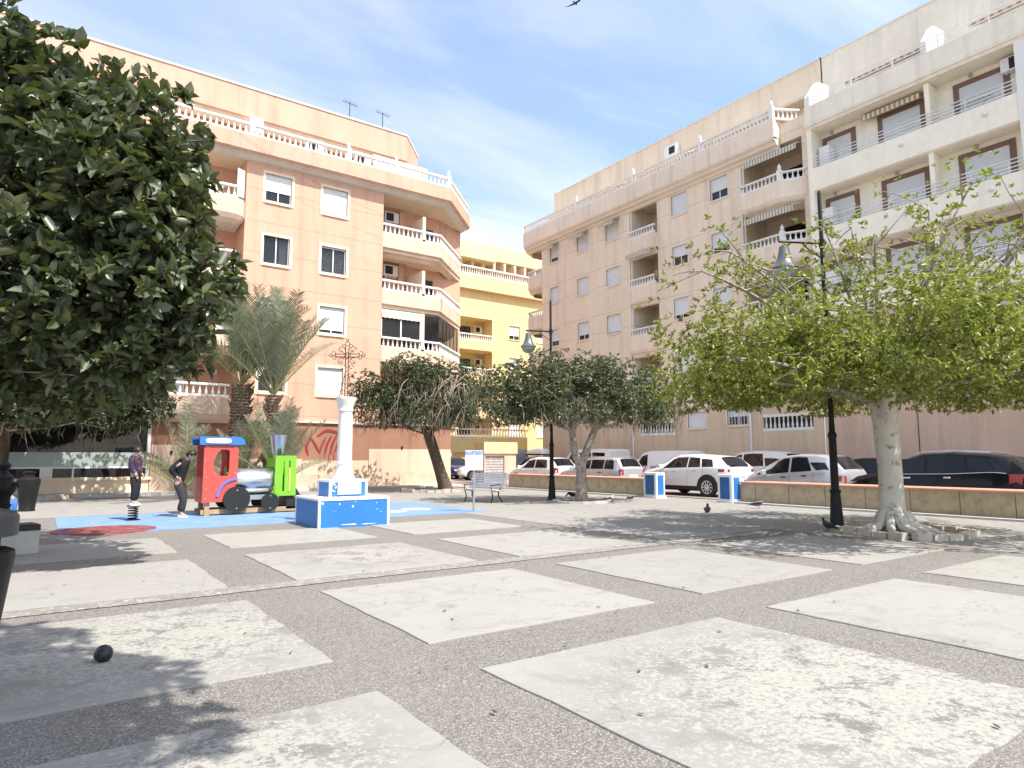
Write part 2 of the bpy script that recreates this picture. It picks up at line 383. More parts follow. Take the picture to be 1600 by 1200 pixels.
# pale concrete slabs, each a low raised bed of its own with slightly irregular corners
XE = [(-11.71, -9.08), (-8.33, -5.70), (-4.94, -2.31), (-.776+.03, 1.854), (2.650, 5.269), (6.024, 8.692), (9.45, 12.08), (12.84, 15.45)]
XE = [(-8.31, -5.68), (-4.92, -2.30), (-1.53+.75, 1.854), (2.650, 5.269), (6.024, 8.692), (9.45, 12.08)]
XE[2] = (-.77, 1.854); XE[1] = (-4.16, -1.53); XE[0] = (-7.55, -4.92)
YE = [(-9.1, -6.5), (-5.7, -3.08), (-1.88, .74), (1.50, 4.118), (4.907, 7.485), (8.322, 10.927), (11.844, 14.17)]
rs = random.Random(3)
b = MB()
def rough_slab(x0, x1, y0, y1, z):
    pts = []
    for (ax, ay), (bx, by) in (((x0, y0), (x1, y0)), ((x1, y0), (x1, y1)), ((x1, y1), (x0, y1)), ((x0, y1), (x0, y0))):
        for k in range(10):
            t = k/10; j = .012
            pts.append((ax+(bx-ax)*t+rs.uniform(-j, j), ay+(by-ay)*t+rs.uniform(-j, j)))
    b.loft([[(x, y, -.01) for x, y in pts], [(x, y, z-.004) for x, y in pts], [((x-(x0+x1)/2)*.998+(x0+x1)/2, (y-(y0+y1)/2)*.998+(y0+y1)/2, z) for x, y in pts]], False, True)
for (x0, x1) in XE:
    for (y0, y1) in YE:
        if x0 > 9 and y0 > 8: continue
        rough_slab(x0, x1, y0, y1, .012)
struct('paving_slabs', b, M['slab'])
b = MB(); ra = random.Random(8)
Pe = [(-14+.12*i, ra.uniform(7.95, 7.98), ra.uniform(8.27, 8.31)) for i in range(218)]
for (xa, ya, yb), (xc, yc, yd) in zip(Pe[:-1], Pe[1:]): b.quad((xa, ya, .008), (xc, yc, .008), (xc, yd, .014 if False else .008), (xa, yb, .008))
struct('pebble_strip', b, M['pebble'])
b = MB(); b.box(12.6, 18.5, -14, 31, -.01, .006); b.box(9.45, 12.6, 8.4, 31, -.01, .006); b.box(-30, 9.45, 20.6, 31, -.01, .006); struct('pale_pavement', b, M['pale_paving'])
b = MB(); b.box(.35, 10.3, 15.65, 20.4, -.01, .010)
struct('playground_surface', b, M['rubber_blue'])
b = MB(); b.lathe([(.95, -.01), (.95, .014)], (1.17, 16.35, 0), 32); struct('red_playground_circle', b, M['rubber_red'])
b = MB(); b.lathe([(.42, -.01), (.42, .014)], (9.0, 17.6, 0), 24); b.lathe([(.38, -.01), (.38, .014)], (8.1, 17.2, 0), 24); struct('faded_playground_circles', b, M['rubber_pink'])
b = MB(); b.quad((19.9, -60, .004), (60, -60, .004), (60, 90, .004), (19.9, 90, .004)); b.quad((-60, 30.2, -.012), (19.9, 30.2, -.012), (19.9, 90, -.012), (-60, 90, -.012)); struct('road', b, M['asphalt'])
b = MB(); b.box(18.62, 19.0, -14, 13.9, -.01, .05); b.box(18.62, 19.0, 17.7, 27.3, -.01, .05); struct('kerb_strip', b, M['kerb'])
b = MB(); b.box(27.3, 28.6, -30, 39, -.01, .13); b.box(-20, 17.9, 29.8, 31.05, -.01, .13); struct('pavement', b, M['kerb'])

# ------------------------------------------------------------------ facade kit
class Fac:
    def __init__(s, root, kind, base): s.root = root; s.kind = kind; s.base = base; s.o = tuple(root.location)
    def fn(s, u, d, z): return (u, s.base+d, z) if s.kind == 'Y' else (s.base+d, u, z)
    def mb(s): return MB(s.o, s.fn)
def wall(mb, u0, u1, z0, z1, holes, rev=.14, d=0):
    us = sorted({u0, u1, *[h[0] for h in holes], *[h[1] for h in holes]}); zs = sorted({z0, z1, *[h[2] for h in holes], *[h[3] for h in holes]})
    us = [u for u in us if u0 <= u <= u1]; zs = [z for z in zs if z0 <= z <= z1]
    for a, c in zip(us[:-1], us[1:]):
        for e, g in zip(zs[:-1], zs[1:]):
            um, zm = (a+c)/2, (e+g)/2
            if any(h[0] < um < h[1] and h[2] < zm < h[3] for h in holes): continue
            mb.quad((a, d, e), (c, d, e), (c, d, g), (a, d, g))
    for h in holes:
        r = h[4] if len(h) > 4 else rev
        a, c, e, g = h[:4]
        mb.quad((a, d, e), (a, d+r, e), (a, d+r, g), (a, d, g)); mb.quad((c, d, e), (c, d+r, e), (c, d+r, g), (c, d, g))
        mb.quad((a, d, e), (c, d, e), (c, d+r, e), (a, d+r, e)); mb.quad((a, d, g), (c, d, g), (c, d+r, g), (a, d+r, g))
BAL = [(.030, 0), (.052, .06), (.062, .18), (.056, .32), (.034, .50), (.028, .72), (.040, .80), (.046, .92), (.034, 1.0)]
def balustrade(F, parent, path, z0, h, mat, step=.25, name='balustrade', posts=(), sc=1.0):
    mb = F.mb(); rb = .10*h/.6; rt = .10*h/.6
    for (a, c) in zip(path[:-1], path[1:]):
        L = math.hypot(c[0]-a[0], c[1]-a[1]); t = ((c[0]-a[0])/L, (c[1]-a[1])/L); n = (-t[1], t[0]); w = .075
        def ring(p, z): return [(p[0]+n[0]*w, p[1]+n[1]*w, z), (p[0]-n[0]*w, p[1]-n[1]*w, z)]
        for zz0, zz1, w in ((z0, z0+rb, .07), (z0+h-rt, z0+h, .085)):
            A = (a[0]-t[0]*.03, a[1]-t[1]*.03); Bp = (c[0]+t[0]*.03, c[1]+t[1]*.03)
            q = [(A[0]+n[0]*w, A[1]+n[1]*w), (A[0]-n[0]*w, A[1]-n[1]*w), (Bp[0]-n[0]*w, Bp[1]-n[1]*w), (Bp[0]+n[0]*w, Bp[1]+n[1]*w)]
            mb.prism(q, zz0, zz1)
        k = max(1, int(L/step)); hh = h-rb-rt
        for i in range(k):
            f = (i+.5)/k; c0 = (a[0]+(c[0]-a[0])*f, a[1]+(c[1]-a[1])*f, z0+rb)
            mb.lathe([(r*sc, z*hh) for r, z in BAL], c0, 6, False)
    for p in posts:
        u, d = p[:2]; e = .10
        mb.box(u-e, u+e, d-e, d+e, z0, z0+h+.1); mb.lathe([(.11, 0), (.06, .05), (.10, .14), (.06, .22), (.02, .32)], (u, d, z0+h+.1), 8)
    return mb.build(name, mat, parent, 40)
def window(F, u0, u1, z0, z1, shut=1., trim=None, glass=None, curtain=0, tw=.13, sill=True, name='window', split=True, rec=.12):
    """surround (the part) with shutter, sash and pane as sub-parts"""
    mb = F.mb(); t = tw; e = .025
    mb.box(u0-t, u0, -e, .03, z0-t, z1+t); mb.box(u1, u1+t, -e, .03, z0-t, z1+t); mb.box(u0, u1, -e, .03, z1, z1+t)
    mb.box(u0, u1, -e-(.035 if sill else 0), .03, z0-t, z0)
    w = mb.build(name, trim or M['peach_trim'], F.root)
    zb = z1-(z1-z0)*shut
    if shut > 0:
        s = F.mb(); n = max(2, int((z1-zb)/.05))
        for k in range(n):
            za = z1-(z1-zb)*k/n; zc = z1-(z1-zb)*(k+1)/n
            s.quad((u0, rec-.05, zc), (u1, rec-.05, zc), (u1, rec-.035, za), (u0, rec-.035, za)); s.quad((u0, rec-.05, zc), (u1, rec-.05, zc), (u1, rec-.035, zc), (u0, rec-.035, zc))
        s.build('shutter', M['shutter'], w)
    if shut < .98:
        f = F.mb(); q = .05
        f.box(u0, u0+q, rec-.03, rec+.02, z0, z1); f.box(u1-q, u1, rec-.03, rec+.02, z0, z1); f.box(u0+q, u1-q, rec-.03, rec+.02, z0, z0+q)
        if split: f.box((u0+u1)/2-q/2, (u0+u1)/2+q/2, rec-.035, rec+.02, z0+q, z1)
        f.build('sash', M['alu'], w)
        g = F.mb(); g.quad((u0, rec, z0), (u1, rec, z0), (u1, rec, zb+.02), (u0, rec, zb+.02)); g.build('pane', glass or M['glass'], w)
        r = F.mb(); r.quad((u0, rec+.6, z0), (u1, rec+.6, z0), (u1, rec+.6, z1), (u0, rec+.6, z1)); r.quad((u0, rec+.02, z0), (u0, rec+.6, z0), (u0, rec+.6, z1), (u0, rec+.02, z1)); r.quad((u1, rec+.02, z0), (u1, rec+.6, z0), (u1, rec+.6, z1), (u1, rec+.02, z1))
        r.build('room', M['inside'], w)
        if curtain:
            c = F.mb(); a, bb = (u0+.06, u1-.06) if curtain == 2 else (u1-.42, u1-.05); n = 14
            for k in range(n):
                x0 = a+(bb-a)*k/n; x1 = a+(bb-a)*(k+1)/n; d0 = rec+.1+.025*(k % 2); d1 = rec+.1+.025*((k+1) % 2)
                c.quad((x0, d0, z0), (x1, d1, z0), (x1, d1, z1), (x0, d0, z1))
            c.build('curtain', M['curtain'] if curtain == 2 else M['alu'], w)
    return w
def ac_unit(F, parent, u, d, z, w=.8, h=.56, dp=.3, side=1):
    mb = F.mb(); mb.cbox(u-w/2, u+w/2, d-dp, d, z, z+h, .02); mb.box(u-w*.35, u-w*.28, d-.26, d-.02, z-.05, z); mb.box(u+w*.28, u+w*.35, d-.26, d-.02, z-.05, z)
    a = mb.build('air_conditioner', M['alu'], parent)
    g = F.mb()
    cu = u-w*.14; cz = z+h*.5
    for r in (.07, .12, .17, .22):
        pts = [(cu+r*cos(2*pi*k/20), d-dp-.008, cz+r*sin(2*pi*k/20)) for k in range(21)]
        g.tube(pts, .008, 4)
    for k in range(8): g.tube([(cu, d-dp-.01, cz), (cu+.22*cos(pi*k/4), d-dp-.01, cz+.22*sin(pi*k/4))], .007, 4)
    if parent.parent: a = parent
    g.build('fan_grille', M['dark_metal'], a)
    k = F.mb(); k.box(cu-.225, cu+.225, d-dp-.004, d-dp+.001, cz-.225, cz+.225); k.build('fan_opening', M['inside'], a)
    return a
def slab_band(F, parent, path, z0, z1, mat, name, th=.12, prof=None):
    """a fascia following a path (u,d) with optional profile [(offset outward, z)] sloped under"""
    mb = F.mb()
    prof = prof or [(0, z0), (0, z1), (-th, z1)]
    pts = []
    for i, p in enumerate(path):
        a = path[max(i-1, 0)]; c = path[min(i+1, len(path)-1)]
        def nrm(p, q):
            L = math.hypot(q[0]-p[0], q[1]-p[1]) or 1; return ((q[1]-p[1])/L, -(q[0]-p[0])/L)
        n1 = nrm(a, p) if i > 0 else nrm(p, c); n2 = nrm(p, c) if i < len(path)-1 else n1
        nx, ny = n1[0]+n2[0], n1[1]+n2[1]; q = nx*n1[0]+ny*n1[1]; q = q if q > .3 else 1
        pts.append((p, (nx/q, ny/q)))
    rings = [[(p[0]+n[0]*o, p[1]+n[1]*o, z) for o, z in prof] for p, n in pts]
    mb.loft(rings, True, True)
    return mb.build(name, mat, parent)
def ceiling(F, parent, poly, z, mat, name='soffit', th=.1):
    mb = F.mb(); mb.prism(poly, z, z+th); return mb.build(name, mat, parent)
# ------------------------------------------------------------------ left apartment building (peach)
def left_building():
    R = thing('apartment_building', (6, 31, 0), 'peach five storey apartment building with white balustrades, shop front and red graffiti', 'building')
    F = Fac(R, 'Y', 31)
    fl = {4: 12.42, 3: 9.42, 2: 6.42, 1: 3.42}
    XL, XW0, XW1, XC, CH = -16, 6.9, 13.72, 17.15, 3.1
    cols = [(7.76, 8.97), (10.5, 11.76)]
    holes = []
    for k in fl:
        for c in cols: holes.append((c[0], c[1], fl[k]+1.08, fl[k]+2.40))
    mb = F.mb()
    wall(mb, XW0, XW1, 3.17, 15.45, holes)
    # left wing behind the fig tree, right corner back walls
    wall(mb, XL, XW0, 3.17, 15.45, [], d=1.7)
    mb.quad((XW0, 0, 3.17), (XW0, 1.7, 3.17), (XW0, 1.7, 15.45), (XW0, 0, 15.45))
    mb.quad((XW1, 0, 3.17), (XW1, 2.0, 3.17), (XW1, 2.0, 15.45), (XW1, 0, 15.45))
    wall(mb, XW1, 18.1, 3.17, 15.45, [], d=2.0)
    mb.quad((18.1, 2.0, 3.17), (20.2, 3.1, 3.17), (20.2, 3.1, 15.45), (18.1, 2.0, 15.45))
    mb.quad((20.2, 3.1, 3.17), (20.2, 14, 3.17), (20.2, 14, 15.45), (20.2, 3.1, 15.45))
    mb.quad((XL, 0, 0), (XL, 14, 0), (XL, 14, 15.45), (XL, 0, 15.45)); mb.quad((XL, 14, 0), (20.2, 14, 0), (20.2, 14, 15.45), (XL, 14, 15.45))
    mb.build('wall', M['peach'], R)
    # windows
    spec = {(4, 0): dict(shut=.62), (4, 1): dict(shut=1.), (3, 0): dict(shut=0., curtain=1), (3, 1): dict(shut=.06, curtain=2), (2, 0): dict(shut=.8), (2, 1): dict(shut=.86), (1, 0): dict(shut=.45), (1, 1): dict(shut=1.)}
    for k in fl:
        for i, c in enumerate(cols): window(F, c[0], c[1], fl[k]+1.08, fl[k]+2.40, **spec[(k, i)])
    # ground floor
    mb = F.mb()
    wall(mb, 3.62, 17.85, .12, 3.17, [])
    mb.quad((17.85, 0, .1), (17.85, 14, .1), (17.85, 14, 3.3), (17.85, 0, 3.3))
    mb.quad((3.62, 0, .1), (3.62, .5, .1), (3.62, .5, 3.17), (3.62, 0, 3.17))
    mb.build('ground_floor_wall', M['brown'], R)
    mb = F.mb(); mb.box(5.3, 17.95, -.10, .0, 3.13, 3.22); mb.build('string_course', M['mould'], R)
    mb = F.mb()
    for (u0, u1, z1) in ((3.66, 5.2, 2.05), (5.9, 9.9, 1.45), (9.93, 13.18, 1.36), (13.21, 17.86, 1.93)):
        mb.box(u0, u1, -.012, .01, .12, z1)
    mb.build('painted_dado', M['peach_pale'], R)
    mb = F.mb(); mb.box(3.66, 17.87, -.03, .0, .1, .72); mb.box(13.9, 17.2, -.05, -.03, .1, .78); mb.box(3.64, 5.25, -.06, -.03, .1, .8)
    mb.build('plinth', pmat('plinth_render', (.62, .47, .34), .85, var=.15, dirt=(.4, .3, .22)), R)
    # stains and a ring of wall fixings
    mb = F.mb()
    for (u, z) in ((4.4, 1.75), (15.0, 2.05), (12.1, 2.8)):
        mb.ball((u, -.05, z), .06, 8, 5); mb.box(u-.02, u+.02, -.06, 0, z-.14, z)
    mb.build('wall_bracket', M['dark_metal'], R)
    # graffiti painted in strokes
    mb = F.mb()
    def stroke(pts, w):
        P = []
        for i in range(len(pts)-1):
            for k in range(8):
                t = k/8; p0 = pts[max(i-1, 0)]; p1 = pts[i]; p2 = pts[i+1]; p3 = pts[min(i+2, len(pts)-1)]
                P.append(tuple(.5*((2*p1[j])+(-p0[j]+p2[j])*t+(2*p0[j]-5*p1[j]+4*p2[j]-p3[j])*t*t+(-p0[j]+3*p1[j]-3*p2[j]+p3[j])*t**3) for j in (0, 1)))
        P.append(pts[-1]); n = len(P)
        L = []; Rr = []
        for i, p in enumerate(P):
            a = P[max(i-1, 0)]; c = P[min(i+1, n-1)]; dx, dz = c[0]-a[0], c[1]-a[1]; q = math.hypot(dx, dz) or 1
            ww = w*(.25+.75*sin(pi*min(1, max(0, (i+.5)/n)))**.6)
            L.append((p[0]-dz/q*ww, -.016-.0006*(len(mb.f) % 7), p[1]+dx/q*ww)); Rr.append((p[0]+dz/q*ww, -.016-.0006*(len(mb.f) % 7), p[1]-dx/q*ww))
        for i in range(n-1): mb.quad(L[i], L[i+1], Rr[i+1], Rr[i])
    def gq(x, z): return (10.05+(x-478)*.0312, 2.80-(z-683)*.0305)
    for pts, w in (([(482, 722), (479, 710), (483, 698), (486, 694)], .09), ([(485, 695), (492, 705), (499, 718)], .07), ([(499, 719), (503, 706), (508, 694)], .06),
                   ([(508, 719), (511, 705), (517, 692)], .075), ([(516, 721), (519, 705), (526, 690)], .075), ([(495, 693), (508, 684), (522, 685), (531, 689)], .085),
                   ([(522, 718), (528, 704), (536, 694), (545, 690)], .07), ([(530, 718), (538, 708), (547, 706), (550, 711), (541, 716)], .08), ([(513, 719), (514, 728), (513, 735)], .025), ([(521, 718), (522, 727), (521, 731)], .025), ([(507, 719), (508, 725)], .02)):
        stroke([gq(*p) for p in pts], w*.8)
    mb.build('graffiti', pmat('red_spray_paint', (.27, .03, .03), .6, var=.2, bmp=0), R)
    # shop front
    sh = F.mb(); sh.box(XL, 3.62, -.02, .3, .1, .62); sh.box(XL, 3.70, -.12, .32, .62, .74)
    s = sh.build('shop_front', M['peach_trim'], R)
    g = F.mb()
    g.quad((XL, .25, .74), (3.5, .25, .74), (3.5, .25, 3.17), (XL, .25, 3.17)); g.build('shop_window', M['glass_dark'], s)
    g = F.mb(); g.box(XL, 3.5, .225, .245, 1.16, 1.72); g.build('frosted_band', pmat('frosted_film', (.36, .43, .41), .35, var=.06, bmp=0, spec=.6), s)
    g = F.mb(); g.box(XL, 3.5, .225, .248, 1.09, 1.16); g.build('film_edge', M['alu'], s)
    for q in ((3.5, 3.62, -.01, .3, .74, 3.17), (.98, 1.04, .2, .26, .74, 1.1), (-4.05, -3.95, .2, .26, .74, 3.17)): g = F.mb(); g.box(*q); g.build('shop_mullion', M['alu'], s)
    g = F.mb(); g.box(XL, 3.5, 4.0, 4.1, .1, 3.17); g.box(XL, 3.5, .3, 4.0, .05, .12); g.box(XL, 3.5, .3, 4.0, 3.1, 3.17); g.build('shop_interior', M['inside'], s)
    rr = random.Random(5); pal = [(.7, .7, .7), (.45, .12, .35), (.75, .75, .72), (.5, .55, .5), (.35, .1, .1), (.6, .6, .65), (.3, .1, .25)]
    mats = [pmat('display_item', c, .5, bmp=0) for c in pal]
    x = -1.0
    while x < 3.3:
        w = rr.uniform(.14, .34); q = F.mb(); q.cbox(x, x+w, .4, .6, .74, .74+rr.uniform(.18, .32), .02); q.build('display_box', rr.choice(mats), s); x += w+rr.uniform(.05, .3)
    q = F.mb(); q.box(-.05, .35, .2, .24, .74, 1.14); q.build('white_panel', M['white'], s)
    # balconies, left wing
    for k in fl:
        z = fl[k]; u0, u1 = -7.5, 6.88
        path = [(u0, -.55), (u1-.5, -.55), (u1-.15, -.38), (u1, 0)]
        P = slab_band(F, R, path, z-.2, z+.72, M['peach_pale'], 'balcony', prof=[(-.30, z-.42), (-.10, z-.25), (0, z-.05), (0, z+.70), (-.14, z+.70), (-.14, z-.1)])
        mb = F.mb(); mb.prism([(u0, -.42), (u1-.5, -.42), (u1-.15, -.2), (u1-.02, 1.7), (u0, 1.7)], z-.22, z); mb.build('slab', M['mould'], P)
        balustrade(F, P, [(u0, -.47), (u1-.45, -.47)], z+.70, .58, M['white_c'])
        if k > 1 or True:
            mb = F.mb(); mb.box(4.0, 4.9, 1.66, 1.72, z, z+2.1); mb.box(3.9, 4.0, 1.62, 1.72, z, z+2.2); mb.box(4.9, 5.0, 1.62, 1.72, z, z+2.2); mb.box(4.0, 4.9, 1.62, 1.72, z+2.1, z+2.2); mb.build('balcony_door', M['alu'], P)
            mb = F.mb(); mb.box(6.2, 6.35, 1.58, 1.7, z+1.9, z+2.1); mb.build('wall_lamp', M['white'], P)
        if k == 4:
            mb = F.mb(); mb.prism([(6.45, -.3), (6.8, -.1), (6.8, -.06), (6.44, -.26)], z+.9, z+2.2); mb.build('folded_parasol', M['white_c'], P)
    # right corner balconies with cut corner
    for k in fl:
        z = fl[k]
        path = [(XW1, 0), (XC, 0), (XC+CH, CH)]
        P = slab_band(F, R, path, z-.2, z+.7, M['peach_pale'], 'balcony', prof=[(-.42, z-.44), (-.36, z-.30), (-.18, z-.24), (-.12, z-.08), (0, z-.04), (0, z+.68), (-.14, z+.68), (-.14, z-.04)])
        mb = F.mb(); mb.prism([(XW1+.01, .14), (XC-.06, .14), (XC+CH-.12, CH-.04), (18.2, 2.0), (XW1+.01, 2.0)], z-.24, z-.05); mb.build('slab', M['peach_trim'], P)
        balustrade(F, P, [(XW1+.05, .09), (XC-.03, .09), (XC+CH-.1, CH-.03)], z+.68, .58, M['white_c'])
        mb = F.mb(); mb.box(16.02, 16.2, .02, 2.0, z, z+(2.05 if k != 2 else 2.7)); mb.build('partition', M['peach_trim'], P)
        mb = F.mb(); mb.box(14.0, 14.8, 1.93, 2.0, z, z+2.15); mb.build('balcony_door', M['alu'], P)
        mb = F.mb(); mb.quad((14.08, 1.92, z+.1), (14.72, 1.92, z+.1), (14.72, 1.92, z+2.05), (14.08, 1.92, z+2.05)); mb.build('door_pane', M['glass_dark'], P)
        mb = F.mb(); mb.box(16.55, 17.7, 1.95, 2.0, z, z+2.15); mb.build('sliding_door', M['glass_dark'], P)
        mb = F.mb(); mb.box(15.45, 15.75, 1.7, 2.0, z, z+2.74); mb.build('column', M['peach'], P)
        if k >= 3: ac_unit(F, P, 14.95, 1.95, z+1.98, .85, .6, .32)
        if k == 2:
            en = F.mb(); zz = z+1.26; zt = z+2.62
            for u in (XW1+.03, 14.85, 15.98): en.box(u-.035, u+.035, .05, .11, zz, zt)
            en.box(XW1, 16.0, .04, .12, zt, zt+.06); en.box(14.86, 15.4, .05, .1, zz, zz+.06); e = en.build('glazed_enclosure', M['alu'], P)
            g = F.mb(); g.quad((XW1, .08, zz), (16.0, .08, zz), (16.0, .08, zt), (XW1, .08, zt)); g.build('pane', M['glass'], P)
            g = F.mb(); g.quad((16.2, .1, zz), (XC-.03, .1, zz), (XC-.03, .1, zt), (16.2, .1, zt)); g.quad((XC-.03, .1, zz), (XC+CH-.12, CH, zz), (XC+CH-.12, CH, zt), (XC-.03, .1, zt)); g.build('dark_glass_curtain', M['glass_dark'], P)
            g = F.mb()
            for t in (.18, .36, .54, .72, .9): g.box(XC-.03+t*3-.012, XC-.03+t*3+.012, .1+t*3-.03, .1+t*3+.0, zz, zt)
            g.build('glass_joint', M['dark_metal'], P)
            a = F.mb(); n = 18
            for i in range(n):
                u0 = XW1+.02+(2.26)*i/n; u1 = XW1+.02+2.26*(i+1)/n; dz = .05*(i % 2)
                a.quad((u0, -.02, zt-.36-dz*.6), (u1, -.02, zt-.36-dz*.6), (u1, -.0, zt+.02), (u0, -.0, zt+.02))
            a.build('awning', stripes('awning_stripe', (.78, .62, .36), (.82, .80, .74), .25, 0), P)
    # terrace slab, mouldings, balustrade
    path = [(XL, -.55), (17.45, -.55), (20.55, 2.55)]
    slab_band(F, R, path, 15.5, 16.25, M['peach_plain'], 'terrace_band', prof=[(-.12, 15.4), (0, 15.5), (0, 16.22), (-.3, 16.22), (-.3, 15.5)])
    slab_band(F, R, path, 15.2, 15.5, M['mould'], 'cornice', prof=[(-.56, 15.22), (-.36, 15.28), (-.34, 15.34), (-.16, 15.38), (-.14, 15.44), (-.02, 15.49), (-.02, 15.52), (-.5, 15.52)])
    mb = F.mb(); mb.prism([(XL, -.1), (17.2, -.1), (20.3, 2.6), (20.3, 13.9), (XL, 13.9)], 15.30, 15.6); mb.build('terrace_slab', M['peach_trim'], R)
    balustrade(F, R, [(-6, -.42), (17.35, -.42), (20.4, 2.6)], 16.22, .6, M['white_c'], posts=[(6.95, -.42), (11.6, -.42), (17.35, -.42), (14.2, -.42)], name='terrace_balustrade')
    # penthouse
    mb = F.mb(); wall(mb, XL, 15.6, 15.55, 17.95, [], d=2.0); mb.quad((15.6, 2.0, 15.55), (17, 4, 15.55), (17, 4, 17.95), (15.6, 2.0, 17.95)); mb.quad((17, 4, 15.55), (17, 13, 15.55), (17, 13, 17.95), (17, 4, 17.95)); mb.build('penthouse_wall', M['peach_plain'], R)
    path = [(XL, 1.0), (15.45, 1.0), (17.15, 3.0), (17.15, 13)]
    slab_band(F, R, path, 17.8, 19.35, M['peach_plain'], 'roof_parapet', prof=[(-.12, 17.75), (0, 17.85), (0, 19.3), (-.25, 19.3), (-.25, 17.9)])
    slab_band(F, R, path, 17.6, 17.8, M['mould'], 'roof_moulding', prof=[(-.6, 17.5), (-.3, 17.58), (-.02, 17.84), (-.6, 17.9)])
    slab_band(F, R, path, 19.3, 19.4, M['white_c'], 'coping', prof=[(.05, 19.28), (.05, 19.36), (-.35, 19.36), (-.35, 19.28)])
    mb = F.mb(); mb.prism([(XL, 1.2), (15.4, 1.2), (16.9, 3.0), (16.9, 13), (XL, 13)], 17.9, 18.1); mb.build('roof_slab', M['mould'], R)
    for u, w in ((10.1, .8), (12.6, .8)): ac_unit(F, R, u, .45, 16.35, .85, .8, .35)
    mb = F.mb(); mb.prism([(13.2, .3), (16.4, .3), (16.4, .34), (13.2, .34)], 16.3, 17.35); mb.build('terrace_screen', M['white'], R)
    mb = F.mb(); mb.quad((7.0, -.3, 17.1), (7.4, -.1, 17.1), (7.2, 1.0, 17.6), (6.9, 1.0, 17.6)); mb.box(6.9, 7.5, -.2, .6, 16.3, 17.3); mb.build('terrace_partition', M['white_c'], R)
    for u in (12.35, 14.25):
        a = F.mb(); a.tube([(u, 1.6, 18.1), (u, 1.6, 20.55)], .022, 6); x = a.build('roof_antenna', M['dark_metal'], R)
        a = F.mb(); a.tube([(u-.42, 1.5, 20.45), (u+.42, 1.7, 20.5)], .014, 5)
        for k in range(7): c = -.4+.8*k/6; a.tube([(u+c-.03, 1.4+.1*c/.4-.12, 20.47), (u+c+.03, 1.4+.1*c/.4+.32, 20.47)], .008, 4)
        a.build('aerial_rods', M['dark_metal'], x)
    # loose cable drooping across the facade
    a = F.mb(); P = [(4.5+t*9.5, -.6-.0*t, 17.1-3.4*t-.5*sin(pi*t)) for t in [i/16 for i in range(17)]]; a.tube(P, .005, 4); a.build('cable', M['wire'], R)
    return R
left_building()

